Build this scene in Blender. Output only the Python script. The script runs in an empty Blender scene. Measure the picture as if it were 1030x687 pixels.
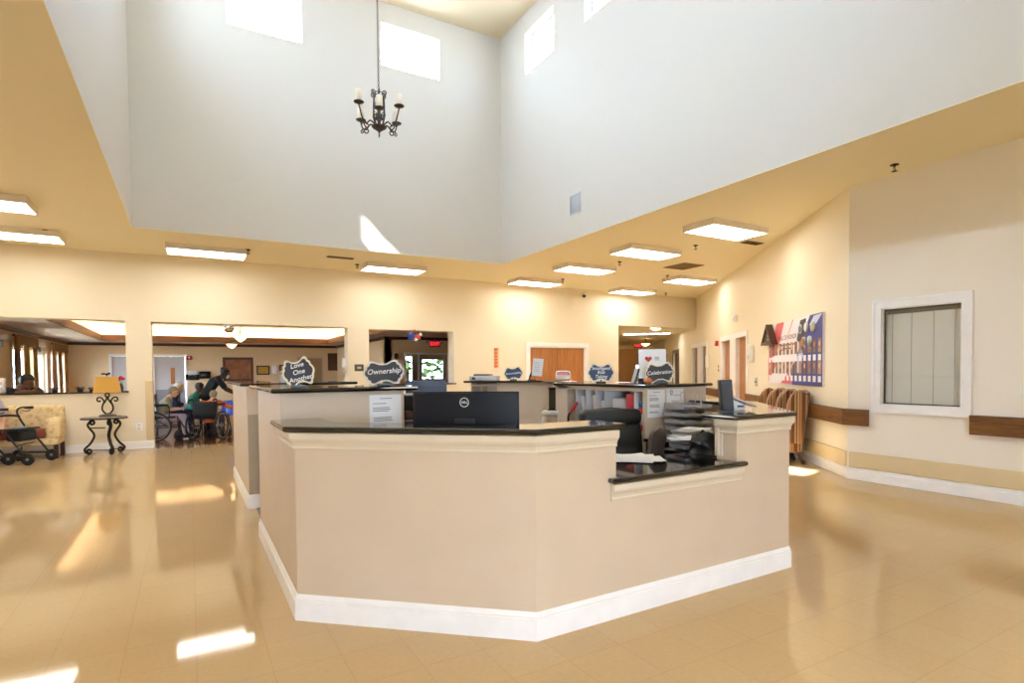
import bpy, bmesh, math, random
from mathutils import Vector, Matrix
random.seed(7)
C = bpy.context.scene.collection
PI = math.pi

# ------------------------------------------------------------------ helpers
def lin(h):
    h = h.lstrip('#')
    o = []
    for i in (0, 2, 4):
        c = int(h[i:i+2], 16) / 255
        o.append(c / 12.92 if c <= .04045 else ((c + .055) / 1.055) ** 2.4)
    return (*o, 1)

def new_mat(name):
    m = bpy.data.materials.new(name); m.use_nodes = True
    nt = m.node_tree
    return m, nt, nt.nodes['Principled BSDF']

def mat(name, col, rough=.5, metal=0, noise=0, nscale=20, bump=0, bscale=60, spec=.5, coat=0, trans=0, sheen=0):
    m, nt, b = new_mat(name)
    c = lin(col)
    b.inputs['Roughness'].default_value = rough
    b.inputs['Metallic'].default_value = metal
    b.inputs['Specular IOR Level'].default_value = spec
    b.inputs['Coat Weight'].default_value = coat
    b.inputs['Sheen Weight'].default_value = sheen
    if trans: b.inputs['Transmission Weight'].default_value = trans
    tc = nt.nodes.new('ShaderNodeTexCoord')
    if noise:
        n = nt.nodes.new('ShaderNodeTexNoise'); n.inputs['Scale'].default_value = nscale; n.inputs['Detail'].default_value = 4
        nt.links.new(tc.outputs['Object'], n.inputs['Vector'])
        r = nt.nodes.new('ShaderNodeValToRGB')
        r.color_ramp.elements[0].position = .3; r.color_ramp.elements[1].position = .7
        r.color_ramp.elements[0].color = tuple(max(0, x * (1 - noise)) for x in c[:3]) + (1,)
        r.color_ramp.elements[1].color = tuple(min(1, x * (1 + noise)) for x in c[:3]) + (1,)
        nt.links.new(n.outputs['Fac'], r.inputs['Fac']); nt.links.new(r.outputs['Color'], b.inputs['Base Color'])
    else:
        b.inputs['Base Color'].default_value = c
    if bump:
        n2 = nt.nodes.new('ShaderNodeTexNoise'); n2.inputs['Scale'].default_value = bscale; n2.inputs['Detail'].default_value = 3
        nt.links.new(tc.outputs['Object'], n2.inputs['Vector'])
        bp = nt.nodes.new('ShaderNodeBump'); bp.inputs['Strength'].default_value = bump; bp.inputs['Distance'].default_value = .01
        nt.links.new(n2.outputs['Fac'], bp.inputs['Height']); nt.links.new(bp.outputs['Normal'], b.inputs['Normal'])
    return m

def emit(name, col, strength):
    m, nt, b = new_mat(name)
    b.inputs['Base Color'].default_value = lin(col)
    b.inputs['Emission Color'].default_value = lin(col)
    b.inputs['Emission Strength'].default_value = strength
    return m

def glass(name, tint='#ffffff', refl=.08, rough=.0):
    m, nt, b = new_mat(name)
    nt.nodes.remove(b)
    out = nt.nodes['Material Output']
    t = nt.nodes.new('ShaderNodeBsdfTransparent'); t.inputs[0].default_value = lin(tint)
    g = nt.nodes.new('ShaderNodeBsdfGlossy'); g.inputs['Roughness'].default_value = rough
    mx = nt.nodes.new('ShaderNodeMixShader'); lw = nt.nodes.new('ShaderNodeFresnel'); lw.inputs['IOR'].default_value = 1.45
    ge = nt.nodes.new('ShaderNodeNewGeometry'); ma = nt.nodes.new('ShaderNodeMath'); ma.operation = 'MULTIPLY_ADD'
    ma.inputs[1].default_value = 1/1.45 - 1.45; ma.inputs[2].default_value = 1.45
    nt.links.new(ge.outputs['Backfacing'], ma.inputs[0]); nt.links.new(ma.outputs[0], lw.inputs['IOR'])
    nt.links.new(lw.outputs['Fac'], mx.inputs['Fac']); nt.links.new(t.outputs[0], mx.inputs[1]); nt.links.new(g.outputs[0], mx.inputs[2])
    nt.links.new(mx.outputs[0], out.inputs['Surface'])
    return m

class MB:
    def __init__(s): s.v = []; s.f = []; s.m = []; s.sm = []
    def add(s, vs, fs, mi=0, smooth=False):
        b = len(s.v); s.v += [Vector(v) for v in vs]
        for f in fs: s.f.append([b + i for i in f]); s.m.append(mi); s.sm.append(smooth)
        return s
    def box(s, x0, y0, z0, x1, y1, z1, mi=0, M=None):
        vs = [Vector(p) for p in ((x0,y0,z0),(x1,y0,z0),(x1,y1,z0),(x0,y1,z0),(x0,y0,z1),(x1,y0,z1),(x1,y1,z1),(x0,y1,z1))]
        if M: vs = [M @ v for v in vs]
        return s.add(vs, [(3,2,1,0),(4,5,6,7),(0,1,5,4),(1,2,6,5),(2,3,7,6),(3,0,4,7)], mi)
    def cbox(s, c, sz, mi=0, M=None, rz=0):
        T = Matrix.Translation(Vector(c)) @ Matrix.Rotation(rz, 4, 'Z')
        if M: T = M @ T
        a, b, d = (x / 2 for x in sz)
        return s.box(-a, -b, -d, a, b, d, mi, T)
    def rbox(s, c, sz, r=.01, seg=3, mi=0, M=None, R=None):
        # box with all edges rounded (a real bevel), via bmesh
        bm = bmesh.new(); bmesh.ops.create_cube(bm, size=1)
        for v in bm.verts: v.co = Vector((v.co.x * sz[0], v.co.y * sz[1], v.co.z * sz[2]))
        bmesh.ops.bevel(bm, geom=bm.edges[:], offset=min(r, min(sz) * .49), segments=seg, profile=.5, affect='EDGES')
        T = Matrix.Translation(Vector(c))
        if R: T = T @ R
        if M: T = M @ T
        bm.verts.index_update()
        s.add([T @ v.co for v in bm.verts], [[v.index for v in f.verts] for f in bm.faces], mi, True); bm.free()
        return s
    def prism(s, poly, z0, z1, mi=0, M=None):
        n = len(poly)
        a = sum(poly[i][0] * poly[(i+1) % n][1] - poly[(i+1) % n][0] * poly[i][1] for i in range(n))
        if a < 0: poly = poly[::-1]
        vs = [Vector((x, y, z0)) for x, y in poly] + [Vector((x, y, z1)) for x, y in poly]
        if M: vs = [M @ v for v in vs]
        fs = [list(range(n))[::-1], list(range(n, 2 * n))] + [(i, (i+1) % n, n + (i+1) % n, n + i) for i in range(n)]
        return s.add(vs, fs, mi)
    def slab(s, poly, z0, z1, r=.012, mi=0):
        # horizontal slab with bullnosed edge: stacked inset outlines
        n = len(poly)
        a = sum(poly[i][0] * poly[(i+1) % n][1] - poly[(i+1) % n][0] * poly[i][1] for i in range(n))
        if a < 0: poly = poly[::-1]
        def inset(d):
            o = []
            for i in range(n):
                p0, p1, p2 = Vector(poly[i-1]), Vector(poly[i]), Vector(poly[(i+1) % n])
                d1 = (p1 - p0).normalized(); d2 = (p2 - p1).normalized()
                n1 = Vector((-d1.y, d1.x)); n2 = Vector((-d2.y, d2.x))
                b = n1 + n2; k = d / max(.2, b.dot(n1)) if b.length > 1e-6 else d
                o.append(p1 + b * k)
            return o
        h = z1 - z0; r = min(r, h / 2)
        lv = [(r, z0)] + [(r - r * math.sin(t), z0 + r - r * math.cos(t)) for t in (PI/6, PI/3, PI/2)] + [(r - r * math.cos(t), z1 - r + r * math.sin(t)) for t in (0, PI/6, PI/3, PI/2)]
        vs = []
        for d, z in lv: vs += [(p[0], p[1], z) for p in inset(d)]
        k = len(lv)
        fs = [list(range(n))[::-1], list(range((k-1) * n, k * n))]
        for j in range(k - 1):
            for i in range(n): fs.append((j*n+i, j*n+(i+1) % n, (j+1)*n+(i+1) % n, (j+1)*n+i))
        return s.add(vs, fs, mi)
    def tube(s, pts, r, n=8, closed=False, mi=0, caps=True):
        P = [Vector(p) for p in pts]; k = len(P)
        R = r if isinstance(r, (list, tuple)) else [r] * k
        T = []
        for i in range(k):
            if closed: t = P[(i+1) % k] - P[i-1]
            else: t = P[min(i+1, k-1)] - P[max(i-1, 0)]
            T.append(t.normalized() if t.length > 1e-9 else Vector((0, 0, 1)))
        u = T[0].orthogonal().normalized(); vs = []
        for i in range(k):
            u = (u - T[i] * u.dot(T[i]))
            u = u.normalized() if u.length > 1e-6 else T[i].orthogonal().normalized()
            w = T[i].cross(u)
            for j in range(n):
                a = 2 * PI * j / n
                vs.append(P[i] + (u * math.cos(a) + w * math.sin(a)) * R[i])
        fs = []
        for i in range(k if closed else k - 1):
            i2 = (i + 1) % k
            for j in range(n): fs.append((i*n+j, i*n+(j+1) % n, i2*n+(j+1) % n, i2*n+j))
        s.add(vs, fs, mi, True)
        if caps and not closed:
            b = len(s.v) - len(vs)
            s.f.append([b + j for j in range(n)][::-1]); s.m.append(mi); s.sm.append(False)
            s.f.append([b + (k-1)*n + j for j in range(n)]); s.m.append(mi); s.sm.append(False)
        return s
    def lathe(s, prof, c=(0,0,0), n=24, mi=0, M=None, smooth=True):
        vs = []; c = Vector(c)
        for r, z in prof:
            for j in range(n):
                a = 2 * PI * j / n
                p = Vector((r * math.cos(a), r * math.sin(a), z))
                vs.append((M @ p if M else p) + c)
        k = len(prof)
        fs = [(i*n+j, i*n+(j+1) % n, (i+1)*n+(j+1) % n, (i+1)*n+j) for i in range(k-1) for j in range(n)]
        fs.append(list(range(n))[::-1]); fs.append([(k-1)*n + j for j in range(n)])
        return s.add(vs, fs, mi, smooth)
    def ball(s, c, r, n=16, k=10, mi=0, M=None):
        r = (r, r, r) if not isinstance(r, (tuple, list)) else r
        c = Vector(c); vs = [c + (M @ Vector((0,0,-r[2])) if M else Vector((0,0,-r[2])))]
        for i in range(1, k):
            t = -PI/2 + PI * i / k
            for j in range(n):
                a = 2 * PI * j / n
                p = Vector((r[0]*math.cos(t)*math.cos(a), r[1]*math.cos(t)*math.sin(a), r[2]*math.sin(t)))
                vs.append(c + (M @ p if M else p))
        vs.append(c + (M @ Vector((0,0,r[2])) if M else Vector((0,0,r[2]))))
        fs = [(0, 1 + (j+1) % n, 1 + j) for j in range(n)]
        for i in range(k - 2):
            for j in range(n): fs.append((1+i*n+j, 1+i*n+(j+1) % n, 1+(i+1)*n+(j+1) % n, 1+(i+1)*n+j))
        L = 1 + (k-1)*n
        fs += [(L, L - n + j, L - n + (j+1) % n) for j in range(n)]
        return s.add(vs, fs, mi, True)
    def sweep(s, prof, path, mi=0, closed=False, side=1):
        # prof: list of (out, z); path: plan polyline; out = right-hand side of travel * side
        n = len(path); P = [Vector((p[0], p[1])) for p in path]; rows = []
        for i in range(n):
            d1 = (P[i] - P[i-1]).normalized() if (i > 0 or closed) else None
            d2 = (P[(i+1) % n] - P[i]).normalized() if (i < n-1 or closed) else None
            if d1 is None: d1 = d2
            if d2 is None: d2 = d1
            n1 = Vector((d1.y, -d1.x)) * side; n2 = Vector((d2.y, -d2.x)) * side
            b = (n1 + n2); b = b / max(.25, b.dot(n1))
            rows.append([(P[i].x + b.x * o, P[i].y + b.y * o, z) for o, z in prof])
        k = len(prof); vs = [p for r in rows for p in r]; fs = []
        for i in range(n if closed else n - 1):
            i2 = (i+1) % n
            for j in range(k):
                j2 = (j+1) % k
                fs.append((i*k+j, i2*k+j, i2*k+j2, i*k+j2) if side > 0 else (i*k+j, i*k+j2, i2*k+j2, i2*k+j))
        if not closed:
            fs.append(list(range(k))); fs.append([(n-1)*k + j for j in range(k)][::-1])
        return s.add(vs, fs, mi)
    def grid(s, rows, mi=0, closed=False):
        k = len(rows[0]); vs = [p for r in rows for p in r]; fs = []
        for i in range(len(rows)-1):
            for j in range(k if closed else k-1):
                fs.append((i*k+j, i*k+(j+1) % k, (i+1)*k+(j+1) % k, (i+1)*k+j))
        return s.add(vs, fs, mi, True)
    def mesh(s, name, mats):
        me = bpy.data.meshes.new(name)
        me.from_pydata([tuple(v) for v in s.v], [], s.f)
        for m in (mats if isinstance(mats, (list, tuple)) else [mats]): me.materials.append(m)
        me.polygons.foreach_set('material_index', s.m); me.polygons.foreach_set('use_smooth', s.sm)
        me.update(); return me
    def build(s, name, mats, parent=None, world=False, recalc=False):
        if world and parent:
            I = (Matrix.Translation(parent.location) @ parent.rotation_euler.to_matrix().to_4x4()).inverted()
            s.v = [I @ v for v in s.v]
        me = s.mesh(name, mats)
        if recalc:
            bm = bmesh.new(); bm.from_mesh(me); bmesh.ops.recalc_face_normals(bm, faces=bm.faces[:]); bm.to_mesh(me); bm.free()
        o = bpy.data.objects.new(name, me); C.objects.link(o)
        if parent: o.parent = parent
        return o

def tag(o, label, cat, group=None, kind=None):
    o['label'] = label; o['category'] = cat
    if group: o['group'] = group
    if kind: o['kind'] = kind
    return o
def thing(name, label, cat, loc=(0,0,0), rz=0, group=None):
    o = bpy.data.objects.new(name, None); C.objects.link(o)
    o.location = loc; o.rotation_euler = (0, 0, rz); o.empty_display_size = .1
    return tag(o, label, cat, group)
def struct(name, mb, m, label=None, cat=None):
    o = mb.build(name, m) if isinstance(mb, MB) else mb
    o['kind'] = 'structure'
    if label: o['label'] = label
    if cat: o['category'] = cat
    return o
KIDS = {}
def dup(root, loc, rz=0, label=None, group=None):
    r = root.copy(); C.objects.link(r); r.location = loc; r.rotation_euler = (0, 0, rz)
    if label: r['label'] = label
    if group: r['group'] = group
    for ch in [o for o in list(C.objects) if o.parent == root]:
        c = ch.copy(); C.objects.link(c); c.parent = r
        for g in [o for o in list(C.objects) if o.parent == ch]:
            d = g.copy(); C.objects.link(d); d.parent = c
    return r
def text(name, body, size, m, parent, M, extrude=.0008, shear=0, align='CENTER', space=1, offset=0):
    cu = bpy.data.curves.new(name, 'FONT'); cu.body = body; cu.size = size; cu.extrude = extrude
    cu.align_x = align; cu.align_y = 'CENTER'; cu.shear = shear; cu.space_line = space; cu.resolution_u = 3; cu.offset = offset
    t = bpy.data.objects.new(name + '_tmp', cu); C.objects.link(t)
    dg = bpy.context.evaluated_depsgraph_get()
    me = bpy.data.meshes.new_from_object(t.evaluated_get(dg)); me.name = name
    bpy.data.objects.remove(t); bpy.data.curves.remove(cu)
    me.transform(M); me.materials.clear(); me.materials.append(m)
    o = bpy.data.objects.new(name, me); C.objects.link(o)
    if parent: o.parent = parent
    return o
# text laid on a vertical face whose front looks along local -Y
FRONT = Matrix(((1,0,0,0),(0,0,-1,0),(0,1,0,0),(0,0,0,1)))
def fr(x, y, z): return Matrix.Translation((x, y, z)) @ FRONT

def wall_boxes(mb, u0, u1, z0, z1, holes, put):
    cuts = sorted({u0, u1, *[h[0] for h in holes], *[h[1] for h in holes]})
    cuts = [c for c in cuts if u0 <= c <= u1]
    for a, b in zip(cuts, cuts[1:]):
        hs = sorted([(h[2], h[3]) for h in holes if h[0] <= a + 1e-6 and h[1] >= b - 1e-6])
        z = z0
        for h0, h1 in hs:
            if h0 > z + 1e-6: put(a, b, z, h0)
            z = max(z, h1)
        if z < z1 - 1e-6: put(a, b, z, z1)
def wall_x(mb, y, th, x0, x1, z0, z1, holes=(), mi=0):   # wall along X, inner face at y, thickness th in +-Y
    wall_boxes(mb, x0, x1, z0, z1, holes, lambda a, b, c, d: mb.box(a, min(y, y+th), c, b, max(y, y+th), d, mi))
    return mb
def wall_y(mb, x, th, y0, y1, z0, z1, holes=(), mi=0):
    wall_boxes(mb, y0, y1, z0, z1, holes, lambda a, b, c, d: mb.box(min(x, x+th), a, c, max(x, x+th), b, d, mi))
    return mb
# the slanting wall on the right: s runs along it, off = distance into the room
W0 = Vector((7.08, 3.955, 0)); DD = Vector((.6227, .7824, 0)).normalized(); NN = Vector((-DD.y, DD.x, 0))
def dw(s, z=0, off=0): return W0 + DD * s + NN * off + Vector((0, 0, z))
DROT = math.atan2(DD.y, DD.x)
# frame on that wall: local x = along the wall towards the viewer's right (-DD), local -Y = into the room
DWZ = DROT + PI
def scroll(c, r0, r1, a0, a1, plane, n=26):
    """spiral in a plane given by two unit vectors"""
    c = Vector(c); U, V = Vector(plane[0]), Vector(plane[1]); o = []
    for i in range(n):
        t = i / (n-1); a = a0 + (a1-a0)*t; r = r0 + (r1-r0)*t
        o.append(c + U * (r*math.cos(a)) + V * (r*math.sin(a)))
    return o
def bez(p, n=16):
    """Catmull-Rom through points"""
    P = [Vector(x) for x in p]; o = []
    for i in range(len(P)-1):
        a = P[max(i-1,0)]; b = P[i]; c = P[i+1]; d = P[min(i+2,len(P)-1)]
        for k in range(n):
            t = k/n
            o.append(.5*((2*b)+(c-a)*t+(2*a-5*b+4*c-d)*t*t+(3*b-3*c+d-a)*t**3))
    o.append(P[-1]); return o
# ------------------------------------------------------------------ materials
WALL = mat('paint_cream', '#f1e6cd', .55, bump=.05, bscale=90)
WELLP = mat('paint_offwhite', '#dcd9d2', .6, bump=.04, bscale=90)
CEIL = mat('paint_ceiling', '#f6edcd', .6)
DINW = mat('paint_dining', '#e4cda2', .6)
DINC = mat('paint_dining_ceiling', '#d9d2c8', .7)
WHITE = mat('white_trim', '#f7f6f5', .35, noise=.03, nscale=8)
RWALL = mat('paint_right', '#f0e8da', .55, bump=.05, bscale=90)
COUNTER = mat('counter_paint', '#d2bfa7', .5, noise=.03, nscale=3, bump=.06, bscale=80)
CTRIM = mat('counter_trim', '#dccfb8', .4)
BUMP = mat('bumper_beige', '#dac59b', .5)
CREAM = mat('fixture_cream', '#e6dccb', .45)
METAL_DK = mat('wrought_iron', '#2a2522', .45, metal=.7)
BRONZE = mat('bronze_iron', '#4a4340', .42, metal=.8, noise=.2, nscale=60)
CHROME = mat('chrome', '#c8c8cc', .15, metal=1)
GREYM = mat('grey_wire', '#b9bbc4', .4, metal=.5)
BLACKP = mat('black_plastic', '#16171a', .35)
BLACKM = mat('black_monitor', '#1d2028', .4, spec=.3)
LEATHER = mat('black_leather', '#171717', .42, bump=.15, bscale=120)
BROWNL = mat('brown_leather', '#2b211d', .45)
PAPER = mat('paper', '#f1f1f4', .6)
INK = mat('ink', '#85858f', .7)
PLATE = mat('white_plastic', '#f4f2ec', .35)
SLATE = mat('chalk_slate', '#33333a', .6)
SLATEB = mat('chalk_blue', '#3a4a66', .6)
SIGNB = mat('sign_border', '#e6e0d4', .5)
SIGNC = mat('sign_border_cream', '#eee2c2', .5)
CHALK = mat('chalk', '#f2f2f2', .7)
CANDLE = mat('candle_sleeve', '#f3ead6', .45)
RED = mat('red_plastic', '#b3121c', .4)
ORANGE = mat('orange_paint', '#e08a52', .5)
BLUE = mat('royal_blue', '#2748b0', .5)
PINK = mat('pink_paper', '#e59ab4', .6)
GREYP = mat('grey_plastic', '#8f9096', .45)
LGREY = mat('light_grey_plastic', '#c9cacf', .45)
NAVY = mat('navy', '#1c2450', .5)
RUBBER = mat('rubber_black', '#141414', .6)
STEEL = mat('steel_tube', '#8a8a8c', .3, metal=.9)
GOLD = mat('gold_paper', '#c89a3c', .5)
BLUEGREY = mat('blue_grey_plastic', '#44516b', .45)
GREEN = mat('leaf_green', '#6f9a4a', .6, noise=.3, nscale=5)
SKIN = {k: mat('skin_' + k, c, .5) for k, c in {'fair': '#d9a88a', 'brown': '#6b4630', 'dark': '#4a3024'}.items()}
CLEAR = glass('clear_glass')
DAYGLASS = glass('window_glass', '#f4faff')

def wood(name, c1, c2, scale=3, axis='Z', rough=.4, stretch=14, detail=6):
    m, nt, b = new_mat(name)
    tc = nt.nodes.new('ShaderNodeTexCoord'); mp = nt.nodes.new('ShaderNodeMapping')
    sc = [stretch, stretch, stretch]; sc['XYZ'.index(axis)] = 1
    mp.inputs['Scale'].default_value = sc
    n = nt.nodes.new('ShaderNodeTexNoise'); n.inputs['Scale'].default_value = scale; n.inputs['Detail'].default_value = detail; n.inputs['Distortion'].default_value = .6
    r = nt.nodes.new('ShaderNodeValToRGB'); r.color_ramp.elements[0].position = .35; r.color_ramp.elements[1].position = .68
    r.color_ramp.elements[0].color = lin(c1); r.color_ramp.elements[1].color = lin(c2)
    L = nt.links; L.new(tc.outputs['Object'], mp.inputs['Vector']); L.new(mp.outputs[0], n.inputs['Vector']); L.new(n.outputs['Fac'], r.inputs['Fac']); L.new(r.outputs['Color'], b.inputs['Base Color'])
    b.inputs['Roughness'].default_value = rough
    return m
DOORW = wood('door_oak', '#a5683a', '#bb8048', 2.0, 'Z', .35, 9)
RAILW = wood('handrail_oak', '#6a3f20', '#87562c', 3, 'Y', .4, 10)
DKWOOD = wood('dark_wood', '#3a2216', '#5a3622', 3, 'Z', .35)
TRAYW = wood('tray_wood', '#6f4a30', '#875d3d', 2, 'X', .5)

def granite():
    m, nt, b = new_mat('black_granite'); L = nt.links
    tc = nt.nodes.new('ShaderNodeTexCoord')
    v = nt.nodes.new('ShaderNodeTexVoronoi'); v.inputs['Scale'].default_value = 160
    r = nt.nodes.new('ShaderNodeValToRGB'); r.color_ramp.elements[0].position = .0; r.color_ramp.elements[1].position = .22
    r.color_ramp.elements[0].color = lin('#3c3a38'); r.color_ramp.elements[1].color = lin('#0f0e0e')
    L.new(tc.outputs['Object'], v.inputs['Vector']); L.new(v.outputs['Distance'], r.inputs['Fac']); L.new(r.outputs['Color'], b.inputs['Base Color'])
    b.inputs['Roughness'].default_value = .07; b.inputs['Specular IOR Level'].default_value = .6
    b.inputs['Coat Weight'].default_value = .6; b.inputs['Coat Roughness'].default_value = .03
    return m
GRANITE = granite()

def floor_mat():
    m, nt, b = new_mat('polished_vinyl_tile'); L = nt.links
    tc = nt.nodes.new('ShaderNodeTexCoord')
    n = nt.nodes.new('ShaderNodeTexNoise'); n.inputs['Scale'].default_value = 40; n.inputs['Detail'].default_value = 5
    br = nt.nodes.new('ShaderNodeTexBrick'); br.offset = 0; br.squash = 1
    br.inputs['Scale'].default_value = 1; br.inputs['Brick Width'].default_value = .305; br.inputs['Row Height'].default_value = .305
    br.inputs['Mortar Size'].default_value = .0016; br.inputs['Bias'].default_value = 0
    br.inputs['Color1'].default_value = lin('#cbae83'); br.inputs['Color2'].default_value = lin('#cdb186'); br.inputs['Mortar'].default_value = lin('#bfa174')
    L.new(tc.outputs['Object'], n.inputs['Vector']); L.new(tc.outputs['Object'], br.inputs['Vector'])
    mx = nt.nodes.new('ShaderNodeMix'); mx.data_type = 'RGBA'; mx.blend_type = 'MULTIPLY'; mx.inputs['Factor'].default_value = 1
    r = nt.nodes.new('ShaderNodeValToRGB'); r.color_ramp.elements[0].position = .3; r.color_ramp.elements[1].position = .7
    r.color_ramp.elements[0].color = (.95, .94, .93, 1); r.color_ramp.elements[1].color = (1, 1, 1, 1)
    L.new(n.outputs['Fac'], r.inputs['Fac']); L.new(br.outputs['Color'], mx.inputs['A']); L.new(r.outputs['Color'], mx.inputs['B']); L.new(mx.outputs['Result'], b.inputs['Base Color'])
    b.inputs['Roughness'].default_value = .055; b.inputs['IOR'].default_value = 1.62
    w = nt.nodes.new('ShaderNodeTexNoise'); w.inputs['Scale'].default_value = 3.2; w.inputs['Detail'].default_value = 3
    bp = nt.nodes.new('ShaderNodeBump'); bp.inputs['Strength'].default_value = .012; bp.inputs['Distance'].default_value = .03
    L.new(tc.outputs['Object'], w.inputs['Vector']); L.new(w.outputs['Fac'], bp.inputs['Height'])
    L.new(bp.outputs['Normal'], b.inputs['Normal'])
    return m
FLOOR = floor_mat()

def plank_mat():
    m, nt, b = new_mat('wood_floor'); L = nt.links
    tc = nt.nodes.new('ShaderNodeTexCoord')
    br = nt.nodes.new('ShaderNodeTexBrick'); br.inputs['Scale'].default_value = 1; br.inputs['Brick Width'].default_value = 1.2; br.inputs['Row Height'].default_value = .12
    br.inputs['Mortar Size'].default_value = .002
    br.inputs['Color1'].default_value = lin('#6b3f22'); br.inputs['Color2'].default_value = lin('#84512c'); br.inputs['Mortar'].default_value = lin('#3a2212')
    L.new(tc.outputs['Object'], br.inputs['Vector']); L.new(br.outputs['Color'], b.inputs['Base Color'])
    b.inputs['Roughness'].default_value = .2; b.inputs['Coat Weight'].default_value = .4; b.inputs['Coat Roughness'].default_value = .1
    return m
PLANK = plank_mat()

def stripe_fabric():
    m, nt, b = new_mat('striped_upholstery'); L = nt.links
    tc = nt.nodes.new('ShaderNodeTexCoord')
    sx = nt.nodes.new('ShaderNodeSeparateXYZ'); L.new(tc.outputs['Object'], sx.inputs[0])
    ad = nt.nodes.new('ShaderNodeMath'); ad.operation = 'MULTIPLY_ADD'; L.new(sx.outputs['Y'], ad.inputs[0]); ad.inputs[1].default_value = .85; L.new(sx.outputs['X'], ad.inputs[2])
    mu = nt.nodes.new('ShaderNodeMath'); mu.operation = 'MULTIPLY'; mu.inputs[1].default_value = 8.0; L.new(ad.outputs[0], mu.inputs[0])
    fr_ = nt.nodes.new('ShaderNodeMath'); fr_.operation = 'FRACT'; L.new(mu.outputs[0], fr_.inputs[0])
    r = nt.nodes.new('ShaderNodeValToRGB'); r.color_ramp.interpolation = 'CONSTANT'
    cols = [(0, '#5f3a20'), (.34, '#b98a52'), (.46, '#744a2a'), (.64, '#d9bc88'), (.71, '#7c3a24'), (.80, '#a87444')]
    e = r.color_ramp.elements
    e[0].position, e[0].color = 0, lin(cols[0][1]); e[1].position, e[1].color = cols[1][0], lin(cols[1][1])
    for p, c in cols[2:]:
        x = e.new(p); x.color = lin(c)
    L.new(fr_.outputs[0], r.inputs['Fac']); L.new(r.outputs['Color'], b.inputs['Base Color'])
    b.inputs['Roughness'].default_value = .85; b.inputs['Sheen Weight'].default_value = .2
    return m
STRIPE = stripe_fabric()

def floral():
    m, nt, b = new_mat('floral_upholstery'); L = nt.links
    tc = nt.nodes.new('ShaderNodeTexCoord')
    v = nt.nodes.new('ShaderNodeTexVoronoi'); v.inputs['Scale'].default_value = 13
    n = nt.nodes.new('ShaderNodeTexNoise'); n.inputs['Scale'].default_value = 22; n.inputs['Detail'].default_value = 4
    L.new(tc.outputs['Object'], v.inputs['Vector']); L.new(tc.outputs['Object'], n.inputs['Vector'])
    mm = nt.nodes.new('ShaderNodeMath'); mm.operation = 'MULTIPLY'; L.new(v.outputs['Distance'], mm.inputs[0]); L.new(n.outputs['Fac'], mm.inputs[1])
    r = nt.nodes.new('ShaderNodeValToRGB'); e = r.color_ramp.elements
    e[0].position = .08; e[0].color = lin('#cfae78'); e[1].position = .26; e[1].color = lin('#e6d0a0')
    L.new(mm.outputs[0], r.inputs['Fac']); L.new(r.outputs['Color'], b.inputs['Base Color']); b.inputs['Roughness'].default_value = .9
    return m
FLORAL = floral()
BURG = mat('burgundy_cushion', '#7c3426', .7)
SHADE = None
def shade_mat():
    m, nt, b = new_mat('lamp_shade_linen'); L = nt.links
    b.inputs['Base Color'].default_value = lin('#c99a48'); b.inputs['Roughness'].default_value = .8
    b.inputs['Emission Color'].default_value = lin('#e0a63a'); b.inputs['Emission Strength'].default_value = .06
    return m
SHADE = shade_mat()
DIFF = emit('light_diffuser', '#fff1d8', 1)   # strength set in the lighting section
BOWLG = emit('alabaster_bowl', '#ffdca0', 1.6)
COVE = emit('cove_strip', '#ffdfae', 1)
EXITR = emit('exit_red', '#ff3038', 1.2)
SCREEN = mat('screen_black', '#0c0d10', .2)
# ------------------------------------------------------------------ the setting
ZC = 3.593; ZT = 8.17
XL, XW, YF, YW = -.702, 5.685, .75, 10.245      # clerestory well
YB, TB = 12.43, .35                              # back wall
XR = 7.08
XO, YO = -8.0, -4.0                              # outer left / front walls

def diag_poly(s0, s1, o0, o1):
    return [tuple(dw(s, 0, o)[:2]) for s, o in ((s0,o0),(s1,o0),(s1,o1),(s0,o1))]

# floor of the hall, wood floors of dining room and staff station
W12 = (12.43 - W0.y) / DD.y
pw = dw(W12)
mb = MB(); mb.prism([(XO,YO),(XR,YO),(XR,3.955),(pw.x,pw.y),(XO,12.43)], -.1, 0)
struct('floor', mb, FLOOR)
pe = dw(32)
lw = Vector((10.67, 12.43, 0)) + DD * 24
mb = MB(); mb.prism([(10.67,12.43),(pw.x,pw.y),(pe.x,pe.y),(lw.x,lw.y)], -.1, 0)
struct('floor_corridor', mb, FLOOR)
mb = MB(); mb.box(-3.75,12.43,-.1,10.2,25,0); struct('floor_dining', mb, PLANK)
mb = MB(); mb.prism([(.56,3.2),(1.52,2.5),(3.52,2.5),(4.34,3.25),(4.34,6.3),(3.5,7.1),(2.6,8.4),(.56,8.4)], 0, .004); struct('floor_station', mb, PLANK)

# low ceiling with the opening of the well
mb = MB(); zt = ZC + .006
mb.box(XO,YO,ZC,14.4,YF,zt); mb.box(XO,YF,ZC,XL,YW,zt); mb.box(XW,YF,ZC,14.4,YW,zt); mb.box(XO,YW,ZC,14.4,12.6,zt)
struct('ceiling', mb, CEIL)
mb = MB(); mb.box(XO,12.6,ZC,36,42,zt+.3); mb.box(14.4,YO,ZC,36,12.6,zt+.3); t_ = .30
mb.box(XO,YO,zt,14.4,YF-t_,zt+.3); mb.box(XO,YF-t_,zt,XL-t_,YW+t_,zt+.3); mb.box(XW+t_,YF-t_,zt,14.4,YW+t_,zt+.3); mb.box(XO,YW+t_,zt,14.4,12.6,zt+.3)
struct('roof', mb, DINC)

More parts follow.
